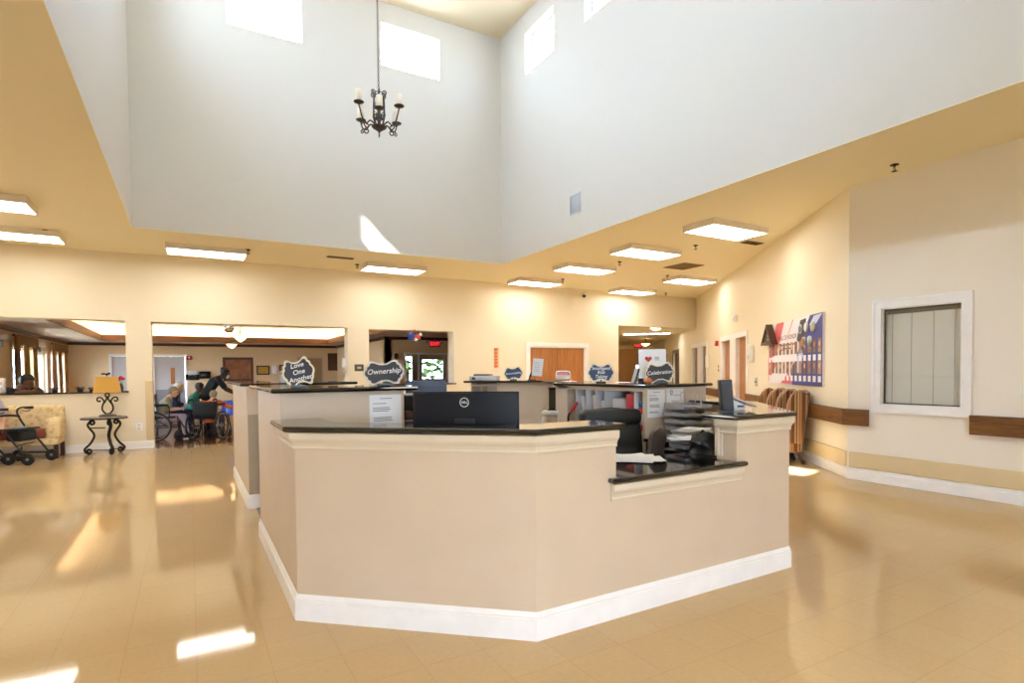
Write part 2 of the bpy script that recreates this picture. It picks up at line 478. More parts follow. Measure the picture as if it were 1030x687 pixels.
# well walls; clerestory windows
SIDE_W = [(8.31,9.28),(6.43,7.42),(4.55,5.53),(2.66,3.65)]; SIDE_L = [(8.31,9.28),(6.27,7.24),(4.21,5.18),(2.15,3.12)]; BACK_W = [(.632,1.80),(3.18,4.335)]
WZ0, WZ1 = 7.02, 7.80; TH = .30
mb = MB(); wall_x(mb, YW, TH, XL-TH, XW+TH, ZC+.006, ZT, [(a,b,WZ0,WZ1) for a,b in BACK_W]); struct('wall_well_back', mb, WELLP)
mb = MB(); wall_y(mb, XL, -TH, YF, YW, ZC+.006, ZT, [(a,b,WZ0,WZ1) for a,b in SIDE_L]); struct('wall_well_left', mb, WELLP)
mb = MB(); wall_y(mb, XW, TH, YF, YW, ZC+.006, ZT, [(a,b,WZ0,WZ1) for a,b in SIDE_W]); struct('wall_well_right', mb, WELLP)
mb = MB(); wall_x(mb, YF, -TH, XL-TH, XW+TH, ZC+.006, ZT, [(a,b,WZ0,WZ1) for a,b in BACK_W]); struct('wall_well_front', mb, WELLP)
mb = MB(); mb.box(XL-TH,YF-TH,ZT,XW+TH,YW+TH,ZT+.2); struct('ceiling_well', mb, mat('paint_well_ceiling', '#ecdfc4', .6))
win_n = [0]
def clerestory(axis, pos, out, a, b):
    """window in the well: vinyl frame, prairie muntins and a pane"""
    win_n[0] += 1; nm = 'window_%d' % win_n[0]
    fr_, mu, pn = MB(), MB(), MB()
    d0, d1 = pos + out*.15, pos + out*.21
    def bx(m, u0, u1, z0, z1, e0, e1):
        e0, e1 = min(e0,e1), max(e0,e1)
        if axis == 'x': m.box(u0, e0, z0, u1, e1, z1)
        else: m.box(e0, u0, z0, e1, u1, z1)
    f = .045
    bx(fr_,a,b,WZ0,WZ0+f,d0,d1); bx(fr_,a,b,WZ1-f,WZ1,d0,d1); bx(fr_,a,a+f,WZ0+f,WZ1-f,d0,d1); bx(fr_,b-f,b,WZ0+f,WZ1-f,d0,d1)
    e0, e1 = pos + out*.172, pos + out*.186
    for u in (a+.16, b-.16): bx(mu,u-.006,u+.006,WZ0+f,WZ1-f,e0,e1)
    for z in (WZ0+.16, WZ1-.16): bx(mu,a+f,b-f,z-.006,z+.006,e0,e1)
    bx(pn,a+f,b-f,WZ0+f,WZ1-f,pos+out*.188,pos+out*.192)
    o = struct(nm, fr_, WHITE)
    mu.build('muntins', WHITE, o); pn.build('pane', DAYGLASS, o)
for a, b in BACK_W: clerestory('x', YW, 1, a, b)
for a, b in SIDE_W: clerestory('y', XW, 1, a, b)
for a, b in SIDE_L: clerestory('y', XL, -1, a, b)
for a, b in BACK_W: clerestory('x', YF, -1, a, b)

# back wall with its openings
OP = [(-6.2,-1.0,1.06,2.362),(-.60,3.02,0,2.356),(3.48,5.53,1.085,2.34),(7.67,9.48,0,2.01),(10.67,14.2,0,2.655)]
mb = MB(); wall_x(mb, YB, TB, XO, pw.x+.3, 0, ZC, OP); struct('wall_back', mb, WALL)
# sills of the two serving windows
mb = MB(); mb.slab([(-6.22,YB-.03),(-.97,YB-.03),(-.97,YB+TB+.02),(-6.22,YB+TB+.02)], 1.045, 1.075, .01); struct('trim_1', mb, GRANITE)
mb = MB(); mb.slab([(3.46,YB-.03),(5.58,YB-.03),(5.58,YB+TB+.02),(3.46,YB+TB+.02)], 1.07, 1.10, .01); struct('trim_2', mb, DKWOOD)
# corner guards on the wide opening
mb = MB(); mb.box(-.72,YB-.012,.144,-.59,YB,1.25); mb.box(-.60,YB-.012,.144,-.588,YB+.09,1.25); struct('trim_3', mb, BUMP)

BASEP = [(0,0),(.016,0),(.016,.105),(.012,.112),(.012,.128),(.005,.144),(0,.144)]
def baseboard(name, path, side=1, m=WHITE, prof=BASEP):
    mb = MB(); mb.sweep(prof, path, side=side); return struct(name, mb, m)
baseboard('baseboard_back', [(XO,YB),(-.60,YB)], 1)
baseboard('baseboard_back_middle', [(3.02,YB),(7.56,YB)], 1)
baseboard('baseboard_back_right', [(9.58,YB),(10.67,YB)], 1)

# outer walls behind and left of the camera
mb = MB(); wall_y(mb, XO, -.2, YO, 12.78, 0, ZC); struct('wall_left', mb, WALL)
FILL_WIN = [(-2.2,-.9,.5,2.5),(-.7,.6,.5,2.5)]  # unseen windows, added to bring neutral daylight onto the counter front
mb = MB(); wall_x(mb, YO, -.2, XO, XR+.2, 0, ZC, FILL_WIN); struct('wall_front', mb, WALL)
for i,(a,b,c,d) in enumerate(FILL_WIN):
    f_ = MB(); w_ = .06; y0_, y1_ = YO-.16, YO-.08
    f_.box(a,y0_,c,b,y1_,c+w_); f_.box(a,y0_,d-w_,b,y1_,d); f_.box(a,y0_,c+w_,a+w_,y1_,d-w_); f_.box(b-w_,y0_,c+w_,b,y1_,d-w_); f_.box(a+w_,y0_,2.1,b-w_,y1_,2.16)
    o = struct('window_%d' % (50+i), f_, WHITE); p_ = MB(); p_.box(a+w_,YO-.122,c+w_,b-w_,YO-.118,d-w_); p_.build('pane', DAYGLASS, o)
# wall with the interior window
WH = (2.775, 3.57, .935, 2.06)
mb = MB(); wall_y(mb, XR, .2, YO, 3.955, 0, ZC, [WH]); struct('wall_right', mb, RWALL)
mb = MB(); mb.sweep([(0,.15),(.018,.15),(.022,.156),(.022,.325),(.018,.335),(0,.335)], [(XR,3.925),(XR,YO)], side=1); struct('trim_4', mb, BUMP)
# interior window
fr_ = MB()
cas = [(0,0),(.03,0),(.03,.02),(.022,.03),(.022,.08),(.012,.095),(.012,.115),(0,.115)]
def ring_y(m, y0, y1, z0, z1, x0, x1, w):
    m.box(x0,y0,z0,x1,y1,z0+w); m.box(x0,y0,z1-w,x1,y1,z1); m.box(x0,y0,z0+w,x1,y0+w,z1-w); m.box(x0,y1-w,z0+w,x1,y1,z1-w)
ring_y(fr_, 2.685,3.655,.85,2.155, XR-.022,XR, .088)
ring_y(fr_, 2.675,3.665,.84,2.165, XR-.034,XR-.0, .03)
ring_y(fr_, 2.762,3.582,.922,2.073, XR-.028,XR+.0, .014)
ring_y(fr_, 2.775,3.57,.935,2.06, XR+.0,XR+.12, .010)
w = struct('window_20', fr_, WHITE)
g = MB(); ring_y(g, 2.785,3.56,.945,2.05, XR+.035,XR+.05, .014); g.build('sash', mat('grey_sash','#4b4a47',.4), w)
g = MB(); g.box(XR+.041,2.80,.96,XR+.045,3.545,2.035); g.build('pane', CLEAR, w)
bl = MB(); n = 46
for i in range(n):
    z = .955 + i*(2.02-.955)/n
    bl.box(-.012,2.80,-.0008,.012,3.545,.0008, 0, Matrix.Translation((XR+.075,0,z+.01)) @ Matrix.Rotation(math.radians(66),4,'Y'))
o = bl.build('blind', mat('blind_vinyl','#f4f4ea',.5), w)
c = MB()
for y in (2.86,3.06,3.28,3.48): c.box(XR+.056,y-.0025,.955,XR+.058,y+.0025,2.02)
c.build('blind_cords', mat('blind_cord','#a3a69a',.7), w)
b2 = MB(); b2.box(XR+.058,2.80,1.995,XR+.095,3.545,2.04); b2.build('head_rail', mat('blind_rail','#8c8878',.5), w)
mb = MB(); mb.box(XR+.2,2.6,.8,XR+.22,3.7,2.2); struct('wall_office', mb, RWALL)

# slanting wall, door recesses, baseboard, bumper
DOORS = [(4.78,7.12),(9.08,11.45),(14.6,16.2)]
mb = MB(); Md = Matrix.Translation(W0) @ Matrix.Rotation(DROT,4,'Z')
wall_boxes(mb, 0, 33, 0, ZC, [(a,b,0,2.06) for a,b in DOORS], lambda a,b,c,d: mb.box(a,-.22,c,b,0,d,0,Md))
mb.box(0,-.26,0,33,-.22,ZC,0,Md)
struct('wall_diagonal', mb, WALL)
def dpath(s0, s1): return [tuple(dw(s1)[:2]), tuple(dw(s0)[:2])]
baseboard('baseboard_right', [tuple(dw(4.66)[:2]),(XR,3.955),(XR,YO)], 1)
baseboard('baseboard_diagonal_middle', dpath(7.25, 8.95), 1)
mb = MB(); mb.sweep([(0,.15),(.018,.15),(.022,.156),(.022,.325),(.018,.335),(0,.335)], dpath(.01,1.40), side=1); struct('trim_5', mb, BUMP)
def double_door(n, s0, s1, leafm, gap):
    fr_ = MB()
    fr_.box(s0-.11,-.0,0,s0,.022,2.17,0,Md); fr_.box(s1,-.0,0,s1+.11,.022,2.17,0,Md); fr_.box(s0,-.0,2.06,s1,.022,2.17,0,Md)
    fr_.box(s0,-.2,0,s0+.03,0,2.06,0,Md); fr_.box(s1-.03,-.2,0,s1,0,2.06,0,Md)
    mid = (s0+s1)/2
    fr_.box(mid-gap/2,-.2,0,mid+gap/2,.015,2.06,0,Md)
    d = struct('door_%d' % n, fr_, WHITE)
    for a, b in ((s0+.03, mid-gap/2), (mid+gap/2, s1-.03)):
        l = MB(); l.box(a+.004,-.12,.01,b-.004,-.075,2.05,0,Md); lf = l.build('leaf', leafm, d)
        h = MB(); h.tube([Md @ Vector(p) for p in ((a+.09,-.075,1.0),(a+.09,-.03,1.0),(a+.2,-.03,1.0))], .01); h.build('handle', CHROME, lf)
    return d
double_door(1, *DOORS[0], DOORW, .55)
double_door(2, *DOORS[1], mat('door_greybrown','#7d6a50',.45), .5)  # leaves in a darker grey-brown than the oak pair
fr_ = MB(); a, b = DOORS[2]; fr_.box(a-.1,0,0,a,.02,2.16,0,Md); fr_.box(b,0,0,b+.1,.02,2.16,0,Md); fr_.box(a,0,2.06,b,.02,2.16,0,Md)
d = struct('door_3', fr_, DKWOOD); l = MB(); l.box(a,-.12,.01,b,-.08,2.05,0,Md); l.build('leaf', DKWOOD, d)

# oak double door in the back wall
fr_ = MB()
for a,b,c,dd in ((7.56,7.67,0,2.12),(9.48,9.59,0,2.12),(7.67,9.48,2.01,2.12)): fr_.box(a,YB-.022,c,b,YB,dd)
fr_.box(7.67,YB,0,7.70,YB+.12,2.01); fr_.box(9.45,YB,0,9.48,YB+.12,2.01); fr_.box(7.7,YB,1.98,9.45,YB+.12,2.01)
d = struct('door_4', fr_, WHITE)
for a,b,h in ((7.70,8.572,8.5),(8.578,9.45,8.65)):
    l = MB(); l.box(a+.002,YB+.04,.01,b-.002,YB+.085,1.978); lf = l.build('leaf', DOORW, d)
    k = MB(); k.tube([(h,YB+.04,1.0),(h,YB-.01,1.0),(h+(.1 if h>8.6 else -.1),YB-.01,1.0)], .011); k.build('handle', CHROME, lf)
mb = MB(); mb.box(7.6,YB+TB,0,9.55,YB+TB+.05,2.2); struct('wall_closet', mb, WALL)

# corridor beyond the tall opening: left wall, low ceiling with light tray, end wall with glass door
Mc = Matrix.Translation((10.67,12.43,0)) @ Matrix.Rotation(DROT,4,'Z')
mb = MB(); mb.box(.45,0,0,26,.2,2.9,0,Mc); struct('wall_corridor_left', mb, WALL)
mb = MB(); poly = [(10.67,12.78),(15.0,12.78),tuple(dw(32)[:2]),tuple(dw(32,0,2.6)[:2])]
mb.prism(poly, 2.76, 2.85); struct('ceiling_corridor', mb, CEIL)
mb = MB(); wall_boxes(mb, 0, 3.0, 0, 2.8, [(2.05,2.42,.95,1.7)], lambda a,b,c,d: mb.box(24,-a,c,24.15,-b,d,0,Matrix.Translation(W0 + NN*2.6 + DD*6.0) @ Matrix.Rotation(DROT,4,'Z')))
struct('wall_corridor_end', mb, mat('paint_tan','#b08a5c',.6))

# dining room
XD0, XD1, YD1 = -3.75, 5.59, 25.0
mb = MB(); WL = [(17.95,19.95,.75,2.08),(20.15,21.7,0,2.03),(22.3,24.25,.75,2.08),(13.6,15.6,.75,2.08)]
wall_y(mb, XD0, -.2, 12.78, YD1, 0, 3.3, WL); struct('wall_dining_left', mb, DINW)
DD1 = [(-2.45,-1.40,0,2.06),(-1.14,-.14,0,2.06)]
mb = MB(); wall_x(mb, YD1, .2, XD0-.2, XD1+.2, 0, 3.3, DD1); struct('wall_dining_back', mb, DINW)
mb = MB(); wall_y(mb, XD1, .2, 18.0, YD1, 0, 3.3); struct('wall_dining_right', mb, DINW)
VG = [(6.26,7.73,0,1.97)]
mb = MB(); wall_x(mb, 18.0, .2, XD1, 10.2, 0, 3.3, VG); struct('wall_vestibule', mb, DINW)
mb = MB(); wall_y(mb, 10.2, .2, 12.78, 22.2, 0, 3.3); struct('wall_east', mb, DINW)
mb = MB(); wall_x(mb, 22.0, .2, XD1+.2, 10.2, 0, 3.3, [(8.35,9.35,1.06,1.92),(7.55,7.98,.1,2.06)]); struct('wall_outside_vestibule', mb, DINW)
TR = (-2.57,14.2,4.9,23.4)   # tray opening x0,y0,x1,y1
z0, z1 = 2.55, 2.60
mb = MB()
mb.box(XD0,12.6,z0,10.2,TR[1],z1); mb.box(XD0,TR[1],z0,TR[0],TR[3],z1); mb.box(TR[2],TR[1],z0,10.2,TR[3],z1); mb.box(XD0,TR[3],z0,10.2,YD1,z1)
struct('ceiling_dining', mb, DINC)
mb = MB(); e = .55
mb.box(TR[0]-e,TR[1]-e,3.1,TR[2]+e,TR[3]+e,3.15)
mb.box(TR[0]-e-.05,TR[1]-e,z1,TR[0]-e,TR[3]+e,3.15); mb.box(TR[2]+e,TR[1]-e,z1,TR[2]+e+.05,TR[3]+e,3.15)
mb.box(TR[0]-e,TR[1]-e-.05,z1,TR[2]+e,TR[1]-e,3.15); mb.box(TR[0]-e,TR[3]+e,z1,TR[2]+e,TR[3]+e+.05,3.15)
struct('ceiling_tray', mb, DINC)
mb = MB(); mb.sweep([(-.02,2.535),(.02,2.535),(.02,2.745),(-.02,2.745)], [(TR[0],TR[1]),(TR[2],TR[1]),(TR[2],TR[3]),(TR[0],TR[3])], closed=True); struct('trim_6', mb, TRAYW)
CROWN = [(0,2.45),(.02,2.45),(.05,2.50),(.06,2.55),(0,2.55)]
mb = MB(); mb.sweep(CROWN, [(XD0,12.78),(XD0,YD1),(XD1,YD1),(XD1,18.0),(10.2,18.0)], side=1); struct('trim_7', mb, DKWOOD)
# cove light strips lying on the ledge of the tray
mb = MB(); t = .28
mb.tube([(TR[0]-t,TR[3]+t,2.63),(TR[2]+t,TR[3]+t,2.63)], .025); mb.tube([(TR[0]-t,TR[1]-t,2.63),(TR[0]-t,TR[3]+t,2.63)], .025)
mb.tube([(TR[2]+t,TR[1]-t,2.63),(TR[2]+t,TR[3]+t,2.63)], .025)
cv = struct('trim_8', mb, COVE)
# dining windows and glazed door on the left, blank white doors at the back
k = 30
for i, (a,b,c,d) in enumerate(WL):
    k += 1; f = MB()
    ring = lambda m, w, x0, x1: (m.box(x0,a,c,x1,b,c+w), m.box(x0,a,d-w,x1,b,d), m.box(x0,a,c+w,x1,a+w,d-w), m.box(x0,b-w,c+w,x1,b,d-w))
    ring(f, .05, XD0-.16, XD0-.06)
    f.box(XD0-.14,(a+b)/2-.03,c,XD0-.08,(a+b)/2+.03,d)
    f.box(XD0,a-.07,c,XD0+.02,a,d+.07); f.box(XD0,b,c,XD0+.02,b+.07,d+.07); f.box(XD0,a,d,XD0+.02,b,d+.07)
    o = struct(('door_5' if i == 1 else 'window_%d' % k), f, WHITE)
    p = MB(); p.box(XD0-.115,a+.05,c+.05,XD0-.11,b-.05,d-.05); p.build('pane', DAYGLASS, o)
for n, (a,b,c,d) in zip((6,7), DD1):
    f = MB(); f.box(a-.08,YD1-.02,0,a,YD1,d+.08); f.box(b,YD1-.02,0,b+.08,YD1,d+.08); f.box(a,YD1-.02,d,b,YD1,d+.08)
    o = struct('door_%d' % n, f, WHITE)
    l = MB(); l.box(a+.005,YD1+.05,.01,b-.005,YD1+.1,d-.005); lf = l.build('leaf', mat('door_white_%d' % n,'#c9c6c4',.5), o)
    v = MB(); v.box(a+.52,YD1+.04,1.0,a+.66,YD1+.05,1.62); v.build('vision_panel', DOORW, lf)
    kp = MB(); kp.box(a+.02,YD1+.044,.02,b-.02,YD1+.05,.8); kp.build('kick_panel', GREYP, lf)
# vestibule glazing
f = MB(); a,b,c,d = VG[0]
for q in ((a-.06,c,a,d+.06),(b,c,b+.06,d+.06),(a,d,b,d+.06)): f.box(q[0],17.975,q[1],q[2],18.0,q[3])
f.box(a+.45,18.02,0,a+.5,18.08,d)
struct('door_8', f, WHITE)
for i,(a,b,c,d) in enumerate([(8.35,9.35,1.06,1.92),(7.55,7.98,.1,2.06)]):
    f = MB(); w = .04
    f.box(a,22.05,c,b,22.12,c+w); f.box(a,22.05,d-w,b,22.12,d); f.box(a,22.05,c,a+w,22.12,d); f.box(b-w,22.05,c,b,22.12,d)
    o = struct('window_%d' % (40+i), f, WHITE); p = MB(); p.box(a+w,22.08,c+w,b-w,22.085,d-w); p.build('pane', DAYGLASS, o)
mb = MB(); mb.box(-40,-40,-.3,70,90,-.12); struct('ground', mb, mat('outside_paving','#b3aea2',.9,noise=.1,nscale=.6))
# ------------------------------------------------------------------ the staff station
A, B, Cc, E, F = (.494,3.271), (1.50,2.384), (3.562,2.384), (4.40,3.30), (4.40,3.83)
TW = .155
def offs(path, d):
    """offset a plan polyline to its left (the inside of the station)"""
    P = [Vector(p) for p in path]; o = []
    for i in range(len(P)):
        d1 = (P[i]-P[i-1]).normalized() if i else None; d2 = (P[i+1]-P[i]).normalized() if i < len(P)-1 else None
        d1 = d1 or d2; d2 = d2 or d1
        n1 = Vector((-d1.y,d1.x)); n2 = Vector((-d2.y,d2.x)); b = n1+n2; b = b/b.dot(n1)
        o.append(tuple(P[i]+b*d))
    return o
CPROF = [(0,.950),(.008,.950),(.012,.958),(.010,.968),(.016,.985),(.028,1.000),(.032,1.012),(.032,1.043),(0,1.043)]
BP2 = [(0,0),(.016,0),(.016,.108),(.011,.113),(.013,.122),(.009,.130),(.004,.144),(0,.144)]
N1, N2 = (2.025,2.384), (3.02,2.384)
st = thing('reception_counter', 'large cream faceted reception counter with white baseboard in the middle of the hall', 'counter', (2.4,2.384,0))
mb = MB()
l1 = [(.494,3.80), A, B, N1]; i1 = offs(l1, TW)
mb.prism(l1 + i1[::-1], 0, 1.045)
l2 = [N1, N2]; mb.prism(l2 + offs(l2, TW)[::-1], 0, .748)
l3 = [N2, Cc, E, F]; i3 = offs(l3, TW); mb.prism(l3 + i3[::-1], 0, 1.045)
mb.build('half_wall', COUNTER, st, world=True)
mb = MB(); mb.sweep(BP2, [(.494,5.15), A, B, Cc, E, F, (4.40,6.3)]); mb.build('baseboard', WHITE, st, world=True)
mb = MB(); mb.sweep(CPROF, l1 + []); mb.build('cornice', CTRIM, st, world=True)
mb = MB(); mb.sweep(CPROF, [(3.02,2.384+TW), N2, Cc, E, F]); mb.build('cornice', CTRIM, st, world=True)
mb = MB(); mb.sweep([(o, z-.297) for o, z in CPROF], [(1.985,2.384),(3.06,2.384)]); mb.build('cornice', CTRIM, st, world=True)
# panel moulding on the end of the right wing beside the low ledge
mb = MB(); x = 3.02
for (ya,yb,za,zb) in ((2.384+.105,2.384+.155,.80,1.0),): mb.box(x-.02,ya+.02,za,x,yb,zb); mb.box(x-.012,ya,za,x,ya+.02,.95)
mb.build('end_moulding', CTRIM, st, world=True)

# granite tops
s1 = [(.432,3.795)] + [(.432, offs([(.494,3.8),A,B,N1], -.045)[1][1]+.016), tuple(offs([(.494,3.8),A,B,N1], -.045)[2])] + [(2.072,2.339),(2.072,2.384+.235)]
inn = offs([(.494,3.8),A,B,N1], .25)
s1 += [inn[2], inn[1], (.744,3.795)]
mb = MB(); mb.slab(s1, 1.046, 1.078, .015)
tag(mb.build('granite_countertop', GRANITE), 'black granite countertop on the left wing of the counter in front of the monitor', 'countertop')
o3 = offs([N2,Cc,E,F], -.045); q3 = offs([N2,Cc,E,F], .25)
s3 = [(2.975,o3[0][1]), o3[1], o3[2], (o3[3][0],3.825), (q3[3][0],3.825), q3[2], q3[1], (2.975,q3[0][1])]
mb = MB(); mb.slab(s3, 1.046, 1.076, .015)
tag(mb.build('granite_countertop', GRANITE), 'black granite countertop on the right wing carrying the narrow black upright unit', 'countertop')
mb = MB(); mb.slab([(1.965,2.335),(3.07,2.335),(3.07,2.38),(3.016,2.385),(3.016,2.545),(3.44,2.545),(3.44,3.08),(3.03,3.08),(3.03,2.84),(2.03,2.84),(2.03,2.385),(1.965,2.38)], .752, .782, .012)
tag(mb.build('granite_countertop', GRANITE), 'low black granite ledge in the gap of the counter with papers lying on it', 'countertop')
# work desks inside
t = thing('work_desk', 'dark worktop inside the station under the big monitor', 'desk', (1.5,3.0,0))
mb = MB(); mb.slab([(.67,3.35),(1.55,2.57),(1.99,2.57),(1.99,3.12),(1.62,3.12),(1.15,3.55),(.67,3.55)], .72, .75, .01); mb.build('top', GRANITE, t, world=True)
for q in ((.7,3.36,.004,1.1,3.38,.72),(1.93,2.6,.004,1.96,3.08,.72)): mb = MB(); mb.box(*q); mb.build('side_panel', DKWOOD, t, world=True)
t = thing('work_desk', 'dark worktop along the right inside of the station under the letter trays', 'desk', (3.9,3.4,0))
mb = MB(); mb.slab([(3.55,2.72),(3.58,2.72),(4.17,3.36),(4.17,3.8),(3.55,3.8)], .72, .75, .01); mb.build('top', GRANITE, t, world=True)
for q in ((3.57,3.76,.004,4.15,3.79,.72),(3.95,3.3,.004,3.97,3.75,.72)): mb = MB(); mb.box(*q); mb.build('side_panel', DKWOOD, t, world=True)

# high blocks --------------------------------------------------------------
def pier(name, label, root_loc, walls, slab, zt, slab_label, cornice=None):
    t = thing(name, label, 'counter', root_loc)
    mb = MB()
    for p in walls: mb.prism(p, 0, zt-.032)
    mb.build('half_wall', COUNTER, t, world=True)
    mb = MB(); mb.slab(slab, zt-.03, zt, .014)
    tag(mb.build('granite_countertop', GRANITE), slab_label, 'countertop')
    return t
ZL, ZR = 1.272, 1.237
pier('partition_counter', 'tall cream partition with black top behind the left wing, carrying two chalkboard plaques', (.9,4.0,0),
     [[(.494,3.802),(1.305,3.802),(1.305,3.93),(.494,3.93)], [(.494,3.93),(.62,3.93),(.62,5.15),(.494,5.15)]],
     [(.434,3.76),(1.395,3.76),(1.395,4.28),(.84,4.28),(.84,5.25),(.434,5.25)], ZL, 'tall black granite top under the two chalkboard plaques at left')
t2 = pier('partition_counter', 'tall cream partition beyond the gap in the left side of the station', (.6,6.3,0),
     [[(.494,6.24),(1.25,6.24),(1.25,6.37),(.494,6.37)], [(.494,6.37),(.62,6.37),(.62,8.3),(.494,8.3)]],
     [(.434,6.19),(1.6,6.19),(1.6,6.7),(.84,6.7),(.84,8.36),(.434,8.36)], ZL, 'black granite top of the partition beyond the gap at left')
mb = MB(); mb.sweep(BP2, [(.494,8.3),(.494,6.24),(1.25,6.24)]); mb.build('baseboard', WHITE, t2, world=True)
mb = MB(); mb.box(.50,6.222,.144,.64,6.24,.955); mb.build('end_panel', mat('taupe_laminate','#a8977c',.45), t2, world=True)
t = thing('cubby_counter', 'tall cream partition at right with papers taped to its front and open cubbyholes', 'counter', (3.9,3.83,0))
mb = MB(); mb.box(3.60,3.832,0,4.40,3.862,ZR-.032); mb.box(4.27,3.862,0,4.40,6.35,ZR-.032); mb.build('half_wall', COUNTER, t, world=True)
mb = MB()   # cubby unit facing the inside of the station
x0,x1,y0,y1 = 3.60,3.95,3.862,5.22
mb.box(x0,y1-.17,0.004,x1,y1,ZR-.032); mb.box(x0,y0,1.17,x1,y1,ZR-.032); mb.box(x1-.015,y0,.004,x1,y1-.17,1.17)
mb.box(x0,y0,.78,x1-.015,y1-.17,.80); mb.box(x0,y0,.40,x1-.015,y1-.17,.42); mb.box(x0,y0,.004,x1-.015,y1-.17,.03)
cb = mb.build('cubby_unit', COUNTER, t, world=True)
MEL = mat('melamine_grey','#cfcfd2',.5)
for y in (3.98,4.42,4.56,4.72,4.90): mb = MB(); mb.box(x0+.01,y-.008,.80,x1-.015,y+.008,1.17); mb.build('divider', MEL, cb, world=False)
for o in [c for c in C.objects if c.name.startswith('divider')]: o.matrix_parent_inverse = Matrix.Translation(-t.location)
mb = MB(); mb.slab([(3.56,3.79),(4.45,3.79),(4.45,6.38),(4.14,6.38),(4.14,4.2),(3.99,4.2),(3.99,5.26),(3.56,5.26)], ZR-.03, ZR, .014)
tag(mb.build('granite_countertop', GRANITE), 'tall black granite top over the cubbyholes, carrying two chalkboard plaques', 'countertop')
# rear slanting counter seen across the station
Pa, Pb = Vector((3.52,7.42)), Vector((4.60,6.42)); dv = (Pb-Pa).normalized(); nv = Vector((-dv.y,dv.x))
def rp(u, v): p = Pa + dv*u + nv*v; return (p.x, p.y)
LR = (Pb-Pa).length
t = thing('rear_counter', 'cream counter with open shelves at the far side of the station', 'counter', (*rp(.7,0),0))
mb = MB(); mb.prism([rp(.46,0),rp(LR,0),rp(LR,.14),rp(.46,.14)], 0, ZR-.032); mb.build('half_wall', COUNTER, t, world=True)
mb = MB()
for u in (.05,.20,.43): mb.prism([rp(u,-.02),rp(u+.02,-.02),rp(u+.02,.3),rp(u,.3)], 0, ZR-.032)
for z in (.35,.75,1.16): mb.prism([rp(.05,-.02),rp(.45,-.02),rp(.45,.3),rp(.05,.3)], z, z+.02)
mb.prism([rp(.05,.28),rp(.45,.28),rp(.45,.3),rp(.05,.3)], 0, ZR-.032); mb.build('open_shelves', mat('shelf_beige','#d5c8b4',.5), t, world=True)
mb = MB(); mb.slab([rp(-.05,-.06),rp(LR+.02,-.06),rp(LR+.02,.36),rp(-.05,.36)], ZR-.03, ZR, .014)
tag(mb.build('granite_countertop', GRANITE), 'black top of the rear counter carrying a printer and a small blue plaque', 'countertop')

# ------------------------------------------------------------------ things on and in the station
# big monitor seen from behind, on the desk under the left wing
ab = Vector((B[0]-A[0], B[1]-A[1])).normalized(); na = Vector((-ab.y, ab.x)); mc = Vector((1.43,2.95)) + na*.03 - ab*.055
rz = math.atan2(ab.y, ab.x)
t = thing('computer_monitor', 'large black computer monitor seen from behind, round maker logo on its back', 'monitor', (mc.x,mc.y,.752), rz)
mb = MB(); W_, H_ = .648, .375; zb = .125
mb.rbox((0,.0,zb+H_/2), (W_,.022,H_), .006); mb.rbox((0,-.012,zb+H_*.5), (W_*.97,.012,H_*.95), .006); mb.build('casing', BLACKM, t)
mb = MB(); mb.box(-W_/2+.008,.0112,zb+.012,W_/2-.008,.0122,zb+H_-.008); mb.build('screen', SCREEN, t)
mb = MB(); mb.rbox((0,-.0195,zb+.13), (.12,.010,.17), .004); mb.build('mount_plate', mat('monitor_plate','#262a33',.35), t)
mb = MB(); mb.rbox((0,-.055,.13), (.06,.03,.24), .008); mb.slab([(-.13,-.14),(.13,-.14),(.13,.07),(-.13,.07)], 0, .014, .006); mb.build('stand', BLACKP, t)
mb = MB(); ang = [2*PI*i/36 for i in range(36)]
mb.tube([(.026*math.cos(a), -.0195, zb+.311+.026*math.sin(a)) for a in ang], .0028, 6, closed=True)
lg = mb.build('logo', mat('logo_silver','#d8dadf',.35), t)
mb2 = text('logo_lettering', 'DELL', .0172, bpy.data.materials['logo_silver'], t, fr(0,-.0190,zb+.311), .0008, offset=.0006)
# narrow black upright unit on the right wing
t = thing('desktop_unit', 'narrow black upright unit standing on the right wing of the counter', 'computer', (3.125,2.555,1.076), math.radians(-40))
mb = MB(); mb.rbox((0,0,.117),(.078,.10,.212),.006,R=Matrix.Rotation(math.radians(-4),4,'Y')); mb.build('casing', BLACKP, t)
mb = MB(); mb.rbox((.001,-.05,.114),(.064,.008,.185),.003,R=Matrix.Rotation(math.radians(-4),4,'Y')); mb.build('front_grille', mat('grille_grey','#37393b',.6), t)
mb = MB(); mb.slab([(-.042,-.06),(.042,-.06),(.042,.06),(-.042,.06)], 0,.013,.005); mb.build('foot_plate', BLACKP, t)
# grey console with tilted panel
t = thing('desk_console', 'small grey desk console with a tilted dark panel beside the narrow upright unit', 'console', (3.42,2.72,1.076), math.radians(-35))
mb = MB(); mb.prism([(-.05,0),(.05,0),(.05,.04),(-.05,.08)], -.07,.07, 0, Matrix(((1,0,0,0),(0,0,1,0),(0,1,0,0),(0,0,0,1)))); mb.build('body', LGREY, t, recalc=True)
R = Matrix.Translation((.0,0,.075)) @ Matrix.Rotation(math.radians(22),4,'Y')
mb = MB(); mb.rbox((.03,0,.004),(.22,.16,.012),.004,M=R); pn = mb.build('tilted_panel', LGREY, t)
mb = MB(); mb.box(-.07,-.07,.0105,.13,.07,.0112,0,R); mb.build('display', SCREEN, pn)
mb = MB(); mb.box(.0,-.0715,.02,.045,-.0698,.036); mb.build('socket', BLACKP, t)
